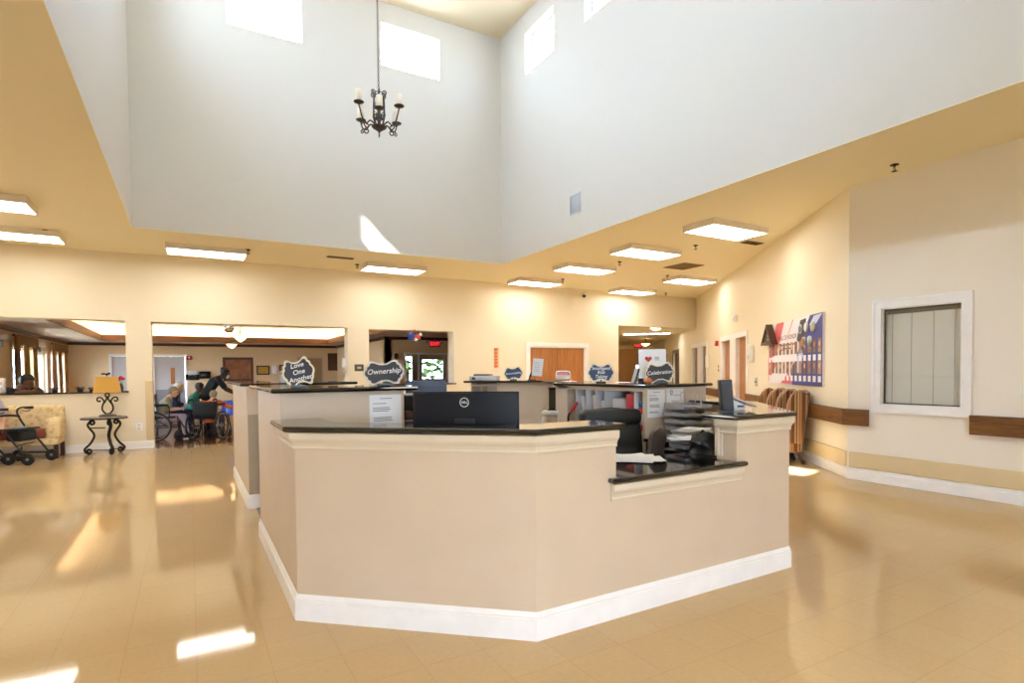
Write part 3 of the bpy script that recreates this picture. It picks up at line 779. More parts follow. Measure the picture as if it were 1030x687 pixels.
# second monitor deeper in the station
t = thing('work_desk', 'low desk deep inside the station under the blue-grey monitor', 'desk', (2.15,5.7,0))
mb = MB(); mb.slab([(1.7,5.35),(2.7,5.35),(2.7,6.0),(1.7,6.0)], .80,.83,.01); mb.build('top', GRANITE, t, world=True)
for q in ((1.72,5.4,.004,1.75,5.98,.80),(2.65,5.4,.004,2.68,5.98,.80),(1.75,5.94,.3,2.65,5.96,.80)): mb = MB(); mb.box(*q); mb.build('side_panel', DKWOOD, t, world=True)
t = thing('computer_monitor', 'blue-grey back of a smaller monitor standing behind the big black one', 'monitor', (2.17,5.6,.83), math.radians(-22))
mb = MB(); mb.rbox((0,0,.30),(.43,.03,.30),.008); mb.rbox((0,-.022,.3),(.3,.03,.2),.01); mb.build('casing', BLUEGREY, t)
mb = MB(); mb.box(-.2,.0152,.165,.2,.016,.44); mb.build('screen', SCREEN, t)
mb = MB(); mb.rbox((0,-.03,.12),(.06,.03,.24),.008); mb.slab([(-.11,-.1),(.11,-.1),(.11,.08),(-.11,.08)],0,.012,.005); mb.build('stand', BLACKP, t)
# dark shelf rack behind the left partition
t = thing('shelf_rack', 'dark open shelf rack just right of the left partition', 'shelf', (1.56,4.1,0))
mb = MB()
for x in (1.37,1.73): mb.box(x-.012,4.0,.004,x+.012,4.27,1.2)
mb.box(1.37,4.255,.004,1.73,4.27,1.2); mb.build('frame', BLACKP, t, world=True)
for z in (.45,.82,1.0,1.19):
    mb = MB(); mb.box(1.38,4.0,z,1.72,4.255,z+.012); mb.build('shelf', GREYP, t, world=True)
mb = MB(); mb.rbox((1.43,4.1,1.045),(.06,.1,.06),.01); tag(mb.build('mug', mat('mug_brown','#5a3d33',.4)), 'small brown mug on the dark shelf rack', 'mug')

# office chair, leather, tucked to the low ledge
def office_chair(name, label, loc, rz, m, w=.56, top=1.05, arms=True):
    t = thing(name, label, 'chair', loc, rz)
    sd = .52 if w > .4 else .36
    mb = MB(); mb.rbox((0,-.02,.5),(w*.93,sd,.11),.045,5); mb.rbox((0,-sd/2+.01,.49),(w*.9,.1,.1),.045,5); mb.build('seat', m, t)
    # backrest: pillow surface with three horizontal rolls, local front -Y
    rows = []
    nz, nx = 22, 14
    for fb in (0,1):
        rr = []
        for i in range(nz+1):
            v = i/nz; z = .50 + (top-.50)*v; row = []
            for j in range(nx+1):
                u = j/nx*2-1; hw = w/2*(1-.10*max(0,v-.6)/.4)*(1-.04*v)
                edge = (1-abs(u)**4)*(1-abs(2*v-1)**10)
                d = .055*edge + .012*edge*abs(math.sin(3*PI*v))
                y = .26 + .06*v - .05*(u*u-.4) + (-d if fb == 0 else d*.8)
                zz = z - .035*(u*u)*(v**3)
                row.append((hw*u, y, zz))
            rr.append(row)
        rows.append(rr)
    mb = MB(); mb.grid([r[::-1] for r in rows[0]]); mb.grid(rows[1]); mb.build('backrest', m, t)
    if w > .4:   # padded head roll across the top
        mb = MB(); mb.rbox((0,.285,top-.085),(w*.97,.15,.15),.06,5); mb.build('headrest', m, t)
    if arms:
        for s in (-1,1):
            mb = MB(); mb.tube(bez([(s*(w/2),.1,.45),(s*(w/2+.05),.1,.6),(s*(w/2+.04),.02,.68),(s*(w/2+.03),-.2,.68),(s*(w/2+.02),-.26,.6),(s*w/2,-.18,.46)],6), .018,8)
            mb.rbox((s*(w/2+.035),-.08,.70),(.06,.28,.035),.015,3); mb.build('armrest', BLACKP, t)
    mb = MB(); mb.tube([(0,0,.1),(0,0,.45)], .03, 12); mb.build('gas_column', BLACKP, t)
    for i in range(5):
        a = 2*PI*i/5; mb = MB(); e = (.29*math.cos(a), .29*math.sin(a))
        mb.tube([(0,0,.12),(e[0],e[1],.075)], [.03,.018], 8); mb.ball((e[0],e[1],.032),(.02,.03,.03),10,6); mb.build('leg', BLACKP, t)
    return t
office_chair('office_chair', 'black leather office chair with a wide padded back behind the low ledge', (3.205,3.68,.004), math.radians(-18), LEATHER, .60, 1.025, False)
office_chair('office_chair', 'small dark brown chair turned edge-on beside the letter trays', (2.72,3.23,.004), math.radians(225), BROWNL, .28, .955, False)

# letter trays
def tray_stack(name, label, loc, rz, n, w=.33, d=.25, dz=.066, loop=True, base=.0):
    t = thing(name, label, 'letter tray', loc, rz)
    for i in range(n):
        z = base + .01 + i*dz; mb = MB()
        mb.tube([(-w/2,d/2,z+.04),(w/2,d/2,z+.04)], .004, 6); mb.tube([(-w/2,-d/2,z+.026),(-w*.1,-d/2,z+.024),(0,-d/2,z+.006),(w*.1,-d/2,z+.006),(w*.16,-d/2,z+.022),(w/2,-d/2,z+.026)], .004, 6)
        for xx in (-w/2, w/2): mb.tube([(xx,-d/2,z+.026),(xx,d/2,z+.04)], .004, 6)
        mb.box(-w/2,-d/2,z,w/2,d/2,z+.003); mb.box(-w/2,d/2-.002,z,w/2,d/2,z+.04); mb.box(-w/2,-d/2,z,-w/2+.002,d/2,z+.026); mb.box(w/2-.002,-d/2,z,w/2,d/2,z+.026)
        mb.box(-w/2,-d/2,z,-w*.1,-d/2+.002,z+.022); mb.box(w*.16,-d/2,z,w/2,-d/2+.002,z+.02)
        tr = mb.build('tray', GREYM, t)
        mb = MB(); mb.box(-w/2+.015,-d/2+.01,z+.004,w/2-.015,d/2-.01,z+.014); mb.build('paper_stack', mat('stack_paper','#b9bcc6',.6) if 'stack_paper' not in bpy.data.materials else bpy.data.materials['stack_paper'], tr)
    if loop:
        mb = MB(); h = base + n*dz
        mb.tube(bez([(-w*.28,-.02,h-.02),(-w*.26,0,h+.07),(-w*.2,0,h+.09),(-w*.12,0,h+.07),(-w*.1,0,h-.02)],5), .004, 6)
        mb.tube(bez([(w*.44,-.02,h-.02),(w*.40,0,h+.07),(w*.34,0,h+.09),(w*.28,0,h+.07),(w*.26,0,h-.02)],5), .004, 6)
        mb.tube([(-w*.2,0,h+.09),(w*.34,0,h+.09)], .003, 6)
        mb.tube([(w*.40,0,h+.06),(w*.24,-d/2-.06,base+.01)], .005, 6); mb.build('wire_frame', GREYM, t)
    return t
tray_stack('letter_tray_stack', 'tall stack of grey wire letter trays against the right partition', (3.88,3.58,.75), math.radians(-8), 5, .31, .27, .066)
tray_stack('letter_tray', 'single low grey wire tray of papers in front of the tall tray stack', (3.235,2.94,.782), math.radians(-12), 2, .27, .2, .04, False)
def sheets(label, loc, rz, n, group=None, sz=(.216,.279), z0=0):
    t = thing('loose_papers', label, 'papers', loc, rz)
    for i in range(n):
        a = random.uniform(-.35,.35); mb = MB(); M = Matrix.Translation((random.uniform(-.10,.10),random.uniform(-.05,.05),.0005+.002*i)) @ Matrix.Rotation(a,4,'Z')
        rows = []
        for k in range(5):
            x = sz[1]*(k/4-.5); rows.append([tuple(M @ Vector((x, sz[0]*(j/3-.5), .004*math.sin(k*.9+j)*.4+ (.006 if k in (0,4) else 0)*i/max(1,n)))) for j in range(4)])
        mb.grid(rows); mb.build('sheet', PAPER, t)
    return t
sheets('white papers lying on the low black ledge behind the left wing', (2.50,2.80,.783), math.radians(-30), 7)
sheets('white sheets lying on top of the single low tray', (3.235,2.94,.858), math.radians(-12), 3)
sheets('white sheets spread on the desk in front of the tall tray stack', (3.62,3.30,.869), math.radians(15), 4)
mb = MB()
for i in range(7): mb.cbox((3.62+.006*(i%2),3.30-.004*(i%3),.752+.008+.0165*i),(.30,.22,.016),0,None,.26+.03*(i%3))
tag(mb.build('paper_pile', PAPER), 'thick pile of paper on the desk in front of the tall tray stack', 'papers')
mb = MB()
rows = []
for i in range(9):
    v = i/8; r_ = []
    for j in range(16):
        a = 2*PI*j/16; rr = .085*(1-.35*v) * (1+.18*math.sin(3*a+4*v)+.1*math.sin(7*a+9*v))*(1 if i < 8 else .5)
        r_.append((rr*1.0*math.cos(a)+.02*math.sin(5*v), rr*1.3*math.sin(a), (.125+.035*math.cos(a))*v+.012*math.sin(5*a)*v))
    rows.append(r_)
mb.grid(rows, closed=True); mb.f.append([len(mb.v)-16+j for j in range(16)]); mb.m.append(0); mb.sm.append(True)
M = Matrix.Translation((3.10,2.72,.783)); mb.v = [M @ v for v in mb.v]
tag(mb.build('bag', mat('black_bag','#0c0d11',.45,bump=.6,bscale=25)), 'crumpled black bag leaning on the right wing beside the low ledge', 'bag')

# scalloped chalkboard plaques --------------------------------------------
Q = [(0,.255),(.09,.26),(.17,.30),(.24,.345),(.30,.35),(.345,.325),(.355,.28),(.365,.245),(.405,.225),(.43,.19),(.425,.15),(.44,.115),(.475,.08),(.495,.035),(.5,0)]
def outline():
    q = Q; o = q + [(x,-y) for x,y in q[-2::-1]] + [(-x,-y) for x,y in q[1:]] + [(-x,y) for x,y in q[-2:0:-1]]
    return o
OUT = outline()
def plaque(label, loc, rz, w, h, board, border, lines, roll=0, tilt=-8, size=.05, shear=.25):
    t = thing('chalkboard_plaque', label, 'sign', loc, rz)
    Mt = Matrix.Translation((0,0,h/2+.008)) @ Matrix.Rotation(math.radians(tilt),4,'X') @ Matrix.Rotation(math.radians(roll),4,'Y')
    def plate(sx, sy, y0, y1): 
        m = MB(); n = len(OUT)
        P = [(x*w*sx, y*h/.7*sy) for x,y in OUT]
        m.add([Mt @ Vector((x,y0,y)) for x,y in P]+[Mt @ Vector((x,y1,y)) for x,y in P], [list(range(n)),list(range(n,2*n))[::-1]]+[(i,n+i,n+(i+1)%n,(i+1)%n) for i in range(n)]); return m
    plate(1,1,-.004,.004).build('border', border, t, recalc=True)
    plate(.88,.83,-.006,-.0038).build('slate', board, t, recalc=True)
    for i, (s_, dz, k) in enumerate(lines):
        text('lettering', s_, size*k, CHALK, t, Mt @ fr(0,-.0068,dz), .0006, shear, offset=.0006*k)
    mb = MB(); mb.slab([(-.05,-.035),(.05,-.035),(.05,.05),(-.05,.05)],0,.008,.003); mb.box(-.006,.006,.006,.006,.02,h*.45); mb.box(-.05,-.03,.008,.05,-.024,.018); mb.build('easel', BLACKP, t)
    return t
plaque('cream-edged chalkboard plaque reading Love One Another, tilted, leftmost on the tall left top', (.622,3.90,ZL), math.radians(-10), .205, .19, SLATE, SIGNC, [('Love',.045,1),('One',.0,1),('Another',-.045,1)], roll=-14, size=.043)
plaque('white-edged black chalkboard plaque reading Ownership on the tall left top', (1.20,3.92,ZL), math.radians(-14), .300, .175, SLATE, SIGNB, [('Ownership',.008,1)], roll=-4, size=.052)
o_ = [o for o in C.objects if o.get('label','').startswith('white-edged black chalkboard')][0]
mb = MB(); mb.box(-.075,-.0072,.060,.08,-.0062,.066,0,Matrix.Rotation(math.radians(4),4,'Y')); mb.build('chalk_line', CHALK, o_)
plaque('blue chalkboard plaque reading Intelligent Risk Taking above the cubbyholes', (3.76,4.66,ZR), math.radians(-40), .29, .20, SLATEB, SIGNB, [('Intelligent',.045,1),('Risk',.002,1),('Taking',-.042,1)], size=.048)
plaque('dark chalkboard plaque reading Celebration in front of the heart leaflet', (3.92,3.97,ZR), math.radians(-42), .29, .195, SLATE, SIGNC, [('Celebration',0,1)], roll=-5, size=.05)
plaque('small blue plaque reading Accountability on the rear counter', (*rp(.66,.1),ZR), math.radians(-32), .29, .19, SLATEB, SIGNB, [('Accountability',0,1)], roll=-5, size=.04)

# leaflet board with heart behind the celebration plaque
t = thing('leaflet_display', 'white leaflet display with a red heart behind the Celebration plaque', 'display', (3.93,4.10,ZR), math.radians(-40))
R = Matrix.Rotation(math.radians(-12),4,'X')
mb = MB(); mb.box(-.115,-.003,.005,.15,.003,.345,0,R); mb.build('leaflet', PAPER, t)
def heart(s, c, M, y):
    P = []
    for i in range(30):
        a = 2*PI*i/30; P.append((s*16*math.sin(a)**3/17, s*(13*math.cos(a)-5*math.cos(2*a)-2*math.cos(3*a)-math.cos(4*a))/17))
    m = MB(); n = len(P); m.add([M @ Vector((c[0]+x,y,c[1]+z)) for x,z in P], [list(range(n))]); return m
heart(.036,(-.02,.245),R,-.0038).build('heart', RED, t)
mb = MB()
for z in (.232,.246,.260): mb.box(.04,-.0042,z,.085,-.0036,z+.007,0,R)
mb.build('printed_lines', INK, t)
mb = MB(); mb.box(-.12,-.03,.0,.16,.04,.012); mb.box(-.12,-.03,.0,.16,-.026,.05); mb.box(-.12,.006,.0,.16,.010,.30,0,R); mb.build('acrylic_holder', BLACKP, t)
# phone handset shaped dark holder left of it, small orange pumpkin
t = thing('brochure_holder', 'leaning black brochure holder with pale edge left of the leaflet display', 'holder', (3.67,4.06,ZR), math.radians(-30))
R = Matrix.Rotation(math.radians(16),4,'Y')
mb = MB(); mb.rbox((0,0,.075),(.02,.12,.15),.004,M=R); mb.build('back', BLACKP, t)
mb = MB(); mb.rbox((-.014,0,.078),(.006,.12,.156),.002,M=R); mb.build('edge_panel', LGREY, t)
mb = MB(); mb.slab([(-.04,-.06),(.05,-.06),(.05,.06),(-.04,.06)],0,.008,.003); mb.build('foot', BLACKP, t)
t = thing('pumpkin', 'little orange pumpkin ornament at the foot of the Celebration plaque', 'ornament', (3.70,3.90,ZR))
mb = MB(); rows = []
for i in range(11):
    ph = -PI/2 + PI*i/10; rows.append([((.038*math.cos(ph)*(1+.10*abs(math.cos(4*a))))*math.cos(a), (.038*math.cos(ph)*(1+.10*abs(math.cos(4*a))))*math.sin(a), .03+.03*math.sin(ph)) for a in [2*PI*j/32 for j in range(32)]])
mb.grid(rows, closed=True); mb.build('fruit', ORANGE, t)
mb = MB(); mb.tube([(0,0,.055),(.003,0,.068),(.009,0,.075)], [.006,.005,.004], 6); mb.build('stem', GREEN, t)

# papers taped up
def notice(label, x0, x1, z0, z1, y, lines, logo=False):
    t = thing('notice', label, 'notice', ((x0+x1)/2, y, (z0+z1)/2))
    w, h = x1-x0, z1-z0
    mb = MB(); mb.box(-w/2,-.0015,-h/2,w/2,0,h/2); mb.build('sheet', PAPER, t)
    mb = MB()
    for lx, lz, lw in lines: mb.box(-w/2+lx*w,-.0019,-h/2+lz*h,-w/2+(lx+lw)*w,-.0015,-h/2+lz*h+.0045)
    mb.build('printed_lines', INK, t)
    if logo:
        mb = MB(); mb.tube([(-w*.22+.014*math.cos(a),-.002,h*.32+.014*math.sin(a)) for a in [2*PI*i/20 for i in range(20)]], .004, 5, closed=True); mb.tube([(-w*.22+.012*math.cos(a),-.002,h*.22+.012*math.sin(a)) for a in [PI+PI*i/10 for i in range(11)]], .003, 5); mb.build('emblem', INK, t)
    return t
L_ = [(.32,.90,.38),(.1,.78,.42),(.1,.68,.52),(.1,.64,.55),(.1,.60,.5),(.12,.44,.58),(.12,.40,.55),(.12,.36,.6),(.1,.2,.5),(.1,.16,.55)]
notice('white notice with a few typed lines taped to the left partition', 1.06,1.285,.93,1.215, 3.801, L_)
notice('white notice with typed lines on the right partition, left of the logo sheet', 3.63,3.845,.93,1.187, 3.831, L_)
notice('shorter white sheet with a round emblem on the right partition', 3.868,4.09,1.02,1.19, 3.831, [(.4,.62,.4),(.3,.3,.5),(.3,.22,.45)], True)

# in the cubbyholes (facing -X)
def cub(name, label, cat, y, m, w, h, d, tilt=0, x=3.66, z=.801, group=None, r=.004):
    mb = MB(); R = Matrix.Translation((x+d/2,y,z+h*math.cos(math.radians(tilt))*0)) @ Matrix.Rotation(math.radians(tilt),4,'X')
    mb.rbox((0,0,h/2),(d,w,h),r,2,M=R)
    o = mb.build(name, m); return tag(o, label, cat, group)
cub('binder','slim white folder leaning in the leftmost cubbyhole','binder',4.80,PAPER,.025,.30,.22,-12)
cub('binder','white binder upright in the second cubbyhole from the left','binder',4.655,PAPER,.05,.31,.22)
cub('paper_stack','pale paper roll propped in the third cubbyhole','papers',4.50,PAPER,.03,.26,.22,-6)
cub('paper_stack','pale folded sheet beside the propped paper roll','papers',4.465,LGREY,.03,.25,.2,5)
cub('storage_box','grey-white box in the wide middle cubbyhole','box',4.26,mat('box_pale','#c9cad0',.6),.20,.29,.25)
cub('binder','tall red binder in the cubbyhole beside the partition corner','binder',4.06,RED,.115,.34,.25,0,3.625)
t = thing('spray_can', 'red canister with a blue cap in the cubbyhole nearest the corner', 'canister', (3.66,3.925,.80))
mb = MB(); mb.lathe([(.038,0),(.040,.01),(.040,.20),(.030,.225)],(0,0,0),18); mb.build('canister', mat('canister_red','#c23a34',.35), t)
mb = MB(); mb.lathe([(.034,.222),(.036,.23),(.036,.265),(.03,.272)],(0,0,0),18); mb.build('cap', mat('cap_blue','#2f6fb4',.4), t)
mb = MB(); mb.lathe([(.0405,.06),(.0405,.16)],(0,0,0),18); mb.build('label_band', mat('label_pale','#d9c8c0',.5), t)
# bent black reacher with red grip in front of the cubbies
t = thing('reacher', 'bent black rod with a red grip standing by the left end of the cubbyholes', 'reacher', (3.50,4.86,.004))
mb = MB(); mb.tube(bez([(0,.03,0),(0,.03,.75),(0,.03,.88),(0,-.02,.93)],8), .012, 8); mb.build('rod', BLACKP, t)
mb = MB(); mb.tube([(0,-.02,.93),(0,-.13,1.03)], .016, 8); mb.build('grip', RED, t)
# white step stool with black heater tower, by the rear counter
pc = rp(1.285,-.30)
t = thing('step_stool', 'small white stool in front of the rear counter', 'stool', (*pc,0), math.radians(-42))
mb = MB(); mb.rbox((0,0,.80),(.26,.22,.07),.02); mb.build('seat', PLATE, t)
for sx in (-1,1):
    for sy in (-1,1):
        mb = MB(); mb.tube([(sx*.105,sy*.085,.77),(sx*.12,sy*.1,.004)], .016, 8); mb.build('leg', PLATE, t)
t = thing('tower_fan', 'black grilled tower fan standing on the small white stool', 'fan', (pc[0]+.02,pc[1]-.01,.835), math.radians(-42))
mb = MB(); mb.rbox((0,0,.155),(.12,.10,.28),.012); mb.build('housing', BLACKP, t)
mb = MB()
for i in range(9): mb.box(-.05,-.053,.045+i*.026,.05,-.05,.054+i*.026)
for x in (-.03,0,.03): mb.box(x-.004,-.054,.03,x+.004,-.051,.285)
mb.build('grille', mat('grille_bronze','#6b604a',.5,metal=.4), t)
mb = MB(); mb.slab([(-.075,-.065),(.075,-.065),(.075,.065),(-.075,.065)],0,.016,.006); mb.build('base', BLACKP, t)
mb = MB(); mb.slab([(-.07,-.06),(.07,-.06),(.07,.06),(-.07,.06)],.294,.31,.006); mb.build('top_cap', BLACKP, t)
# printer on rear counter
t = thing('printer', 'flat pale grey printer with a dark lid at the left end of the rear counter', 'printer', (*rp(.22,.13),ZR), math.atan2(dv.y,dv.x))
mb = MB(); mb.rbox((0,0,.035),(.40,.27,.07),.012); mb.build('body', LGREY, t)
mb = MB(); mb.rbox((-.02,-.01,.083),(.24,.2,.026),.008); mb.build('lid', mat('lid_dark','#5c5f5c',.4), t)
mb = MB(); mb.rbox((-.13,-.138,.035),(.05,.008,.03),.003); mb.build('button_panel', BLACKP, t)
# document holder with paper
t = thing('document_holder', 'black document arm holding up a white sheet on the rear counter', 'document holder', (*rp(.95,.08),ZR), math.radians(-40))
mb = MB(); mb.slab([(-.07,-.05),(.05,-.05),(.05,.05),(-.07,.05)],0,.012,.004); mb.tube(bez([(-.05,0,.01),(-.035,0,.07),(0,-.01,.12),(.05,-.015,.14)],6), [.014]*19, 8); mb.build('arm', BLACKP, t)
R = Matrix.Translation((.075,-.03,.185)) @ Matrix.Rotation(math.radians(6),4,'Y')
mb = MB(); mb.box(-.075,-.003,-.125,.075,0,.125,0,R); sh_ = mb.build('sheet', PAPER, t)
mb = MB()
for k in range(5): mb.box(-.05,-.0036,.06-.03*k,.03,-.003,.064-.03*k,0,R)
mb.build('printed_lines', INK, t)
# pink-lidded carrier
t = thing('tissue_carrier', 'white handled carrier with pink contents at the right end of the rear counter', 'carrier', (*rp(1.385,.08),ZR), math.radians(-42))
mb = MB(); mb.rbox((0,0,.04),(.19,.11,.06),.012); mb.build('tray', PLATE, t)
mb = MB(); mb.rbox((-.005,0,.085),(.16,.09,.035),.014); mb.build('pink_fill', PINK, t)
mb = MB(); mb.tube(bez([(-.1,0,.02),(-.095,0,.10),(-.07,0,.125),(.07,0,.125),(.1,0,.10),(.105,0,.0)],6), .009, 8); mb.build('handle', PLATE, t)
# shelf contents of the rear counter (two pale boxes)
mb = MB(); mb.rbox((*rp(.13,.10),.85),(.10,.10,.16),.01); tag(mb.build('storage_box', LGREY), 'pale box on the open shelf of the rear counter', 'box')
mb = MB(); mb.rbox((*rp(.33,.10),.84),(.12,.12,.14),.01); tag(mb.build('storage_box', mat('box_tan','#b9a48a',.6)), 'tan box on the open shelf of the rear counter', 'box')
# small items on the partition beyond the gap
t = thing('sanitizer_bottle', 'small clear pump bottle on the corner of the partition beyond the gap', 'bottle', (.86,6.35,ZL))
mb = MB(); mb.lathe([(.03,0),(.033,.01),(.033,.07),(.022,.085),(.012,.09)],(0,0,0),16); mb.build('bottle', LGREY, t)
mb = MB(); mb.tube([(0,0,.09),(0,0,.115)],.008,8); mb.tube([(0,0,.115),(-.035,0,.112)],.007,8); mb.rbox((0,0,.12),(.03,.02,.015),.004); mb.build('pump', PLATE, t)
mb = MB(); mb.ball((.99,6.42,ZL+.018),(.075,.05,.036),16,8); tag(mb.build('folded_cloth', mat('cloth_peach','#d8a888',.8)), 'rumpled peach cloth on the partition beyond the gap', 'cloth')
# ------------------------------------------------------------------ ceiling and wall fittings
def ceiling_light(label, x, y, z=ZC, w=1.25, d=.60, first=[None]):
    if first[0] is not None: return dup(first[0], (x,y,z), 0, label)
    t = thing('ceiling_light', label, 'ceiling light', (x,y,z), 0, 'panel lights on the hall ceiling')
    mb = MB(); h = .095
    for a in ((-w/2,-d/2,w/2,-d/2+.018),(-w/2,d/2-.018,w/2,d/2),(-w/2,-d/2+.018,-w/2+.018,d/2-.018),(w/2-.018,-d/2+.018,w/2,d/2-.018)): mb.box(a[0],a[1],-h,a[2],a[3],0)
    mb.build('frame', CREAM, t)
    mb = MB(); mb.box(-w/2+.018,-d/2+.018,-h+.004,w/2-.018,d/2-.018,-h+.012); mb.build('diffuser', DIFF, t)
    first[0] = t; return t
LIGHTS = [(7.32,5.98,'nearest panel light on the right, above the poster board'),(7.36,7.80,'second nearest panel light in the row along the right of the well'),
 (7.38,9.68,'third panel light in the row along the right of the well'),(7.40,11.70,'panel light close to the back wall, just right of the well corner'),
 (10.65,11.82,'panel light near the back wall above the tall corridor opening'),(10.63,9.75,'panel light beside the slanting wall above the door recess'),
 (.32,11.40,'panel light at the back wall above the wide dining opening, left part'),(3.76,11.50,'panel light at the back wall between the dining opening and the small window opening'),
 (-2.32,9.34,'panel light cut by the left picture edge, the nearer of the two'),(-2.32,11.30,'panel light cut by the left picture edge, the one nearer the back wall')]
LIGHTS += [(-2.32,7.38,'added unseen panel light continuing the left ceiling row, third from the back wall'),(-2.32,5.42,'added unseen panel light continuing the left ceiling row, fourth from the back wall'),  # these four are out of view, added as warm fill for the counter
 (.3,-.2,'added unseen fill panel light on the low ceiling above the camera, left of the two there'),(3.2,-.2,'added unseen fill panel light on the low ceiling above the camera, right of the two there')]
for x, y, l in LIGHTS: ceiling_light(l, x, y)

def vent(name, label, loc, rz, w, d, m, n, vertical=False):
    t = thing(name, label, 'vent', loc, rz)
    mb = MB(); f = .02
    for a in ((-w/2,-d/2,w/2,-d/2+f),(-w/2,d/2-f,w/2,d/2),(-w/2,-d/2+f,-w/2+f,d/2-f),(w/2-f,-d/2+f,w/2,d/2-f)): mb.box(a[0],a[1],-.012,a[2],a[3],0)
    mb.box(-w/2+f,-d/2+f,-.003,w/2-f,d/2-f,-.0005); fo = mb.build('frame', m, t)
    mb = MB()
    for i in range(n):
        y = -d/2+f+(i+.5)*(d-2*f)/n
        mb.box(-w/2+f,-.006,-.001,w/2-f,.006,.001,0,Matrix.Translation((0,y,-.007)) @ Matrix.Rotation(.6,4,'X'))
    mb.build('louvers', m, t)
    if vertical: t.rotation_euler = vertical
    return t
TAUPE = mat('vent_taupe','#a58f6c',.5); DKV = mat('vent_dark','#6b5a44',.5)
vent('ceiling_vent','square taupe ceiling vent between two panel lights on the right',(9.25,8.66,ZC),0,.60,.60,TAUPE,12)
vent('ceiling_vent','small dark ceiling vent beside the nearest right panel light',(8.63,6.50,ZC),0,.42,.16,DKV,4)
vent('ceiling_vent','dark slot vent on the ceiling left of the panel light at the back wall',(2.57,11.07,ZC),0,.50,.12,DKV,3)
vent('wall_vent','grey louvered vent on the right wall of the well',(XW,7.70,4.17),0,.34,.30,mat('vent_grey','#d4d7dc',.5),9,(0,math.radians(90),math.radians(0)))

def sprinkler(label, x, y, z=ZC, first=[None]):
    if first[0]: return dup(first[0], (x,y,z), 0, label)
    t = thing('sprinkler', label, 'sprinkler', (x,y,z), 0, 'sprinkler heads on the hall ceiling')
    mb = MB(); mb.lathe([(.045,-.012),(.04,-.004),(.03,0)],(0,0,0),18); mb.build('escutcheon', BRONZE, t)
    mb = MB(); mb.tube([(0,0,0),(0,0,-.03)],.012,8); mb.tube([(0,0,-.03),(.022,0,-.05),(0,0,-.075)],.004,6); mb.tube([(0,0,-.03),(-.022,0,-.05),(0,0,-.075)],.004,6); mb.build('head', BRONZE, t)
    mb = MB(); mb.lathe([(.03,-.079),(.031,-.077),(.004,-.075)],(0,0,0),14); mb.build('deflector', BRONZE, t)
    first[0] = t; return t
for x,y,l in ((6.73,3.28,'lone ceiling sprinkler at upper right above the interior window'),(7.89,7.10,'ceiling sprinkler between the two nearest panel lights on the right'),
  (7.67,8.89,'ceiling sprinkler just behind the second panel light on the right'),(7.88,11.2,'ceiling sprinkler beside the panel light nearest the well corner'),
  (9.79,9.66,'ceiling sprinkler left of the panel light beside the slanting wall'),(12.0,11.9,'ceiling sprinkler in the far corner above the corridor opening'),
  (.96,11.10,'ceiling sprinkler near the right end of the left back panel light'),(3.03,11.60,'ceiling sprinkler at the left end of the panel light by the small window opening'),(-1.86,11.02,'ceiling sprinkler over the left panel light nearer the back wall')):
    sprinkler(l, x, y)
t = thing('security_camera', 'small dome camera high on the back wall near the ceiling', 'camera', (9.42,YB,3.45))
mb = MB(); mb.ball((0,-.05,-.03),(.05,.05,.05),14,8); mb.build('dome', BLACKP, t)
mb = MB(); mb.lathe([(.06,-.01),(.065,0),(.065,.03),(.05,.04)],(0,-.06,0),16); mb.build('housing', PLATE, t)

# chandelier in the well
t = thing('chandelier', 'wrought iron chandelier with six candle lights hanging on a long chain', 'chandelier', (2.49,8.17,4.83))
H = .74
mb = MB(); mb.lathe([(.008,0),(.012,.02),(.006,.045),(.02,.06),(.03,.075),(.07,.10),(.105,.125),(.11,.135),(.085,.145),(.03,.15)],(0,0,0),24); mb.build('bowl', BRONZE, t)
mb = MB(); mb.lathe([(.02,.14),(.03,.17),(.022,.2),(.03,.23),(.024,.3),(.028,.45),(.034,.5),(.026,.53),(.04,.56),(.02,.6),(.012,.64)],(0,0,0),16); mb.build('column', BRONZE, t)
mb = MB()
for i in range(6):
    a = 2*PI*i/6+.3; d = Vector((math.cos(a),math.sin(a),0)); up = Vector((0,0,1))
    mb.tube(bez([d*.05+up*.15,d*.085+up*.27,d*.085+up*.42,d*.075+up*.56,d*.03+up*.60],6), .011, 6)
    mb.tube(scroll(d*.055+up*.44, .05,.012, PI*.5, PI*2.9,(d,up),22), .007, 6); mb.tube(scroll(d*.06+up*.30, .045,.012, -PI*.5, PI*1.9,(d,up),22), .007, 6)
    mb.tube(scroll(d*.085+up*.615, .042,.010, -PI*.6, PI*2.2,(d,up),20), .008, 6)
mb.tube([(.055*math.cos(x*PI/10),.055*math.sin(x*PI/10),.625) for x in range(20)], .006, 6, closed=True)
mb.build('cage', BRONZE, t)
for i in range(6):
    a = 2*PI*i/6 + .25; d = Vector((math.cos(a),math.sin(a),0)); up = Vector((0,0,1)); hi = .15 if i % 2 else .03
    R_ = .325 if i % 2 else .30
    mb = MB(); mb.tube(bez([d*.06+up*.14,d*.14+up*.19,d*.21+up*.13,d*.27+up*(.14+hi*.3),d*R_+up*(.21+hi)],8), .011, 6)
    mb.tube(scroll(d*.20+up*.105, .05,.012, PI*.4, -PI*1.7,(d,up),22), .009, 6)
    mb.tube(scroll(d*.275+up*(.095+hi*.2), .032,.008, PI*.6, -PI*1.6,(d,up),18), .008, 6)
    arm = mb.build('arm', BRONZE, t)
    c = d*R_ + up*(.21+hi)
    mb = MB(); mb.lathe([(.012,0),(.02,.01),(.068,.028),(.074,.036),(.06,.034),(.03,.03)],c,20); mb.build('candle_pan', BRONZE, arm)
    mb = MB(); mb.lathe([(.047,.032),(.047,.205),(.042,.209),(.02,.200)],c,18); mb.build('candle', CANDLE, arm)
mb = MB(); z = .64; k = 0
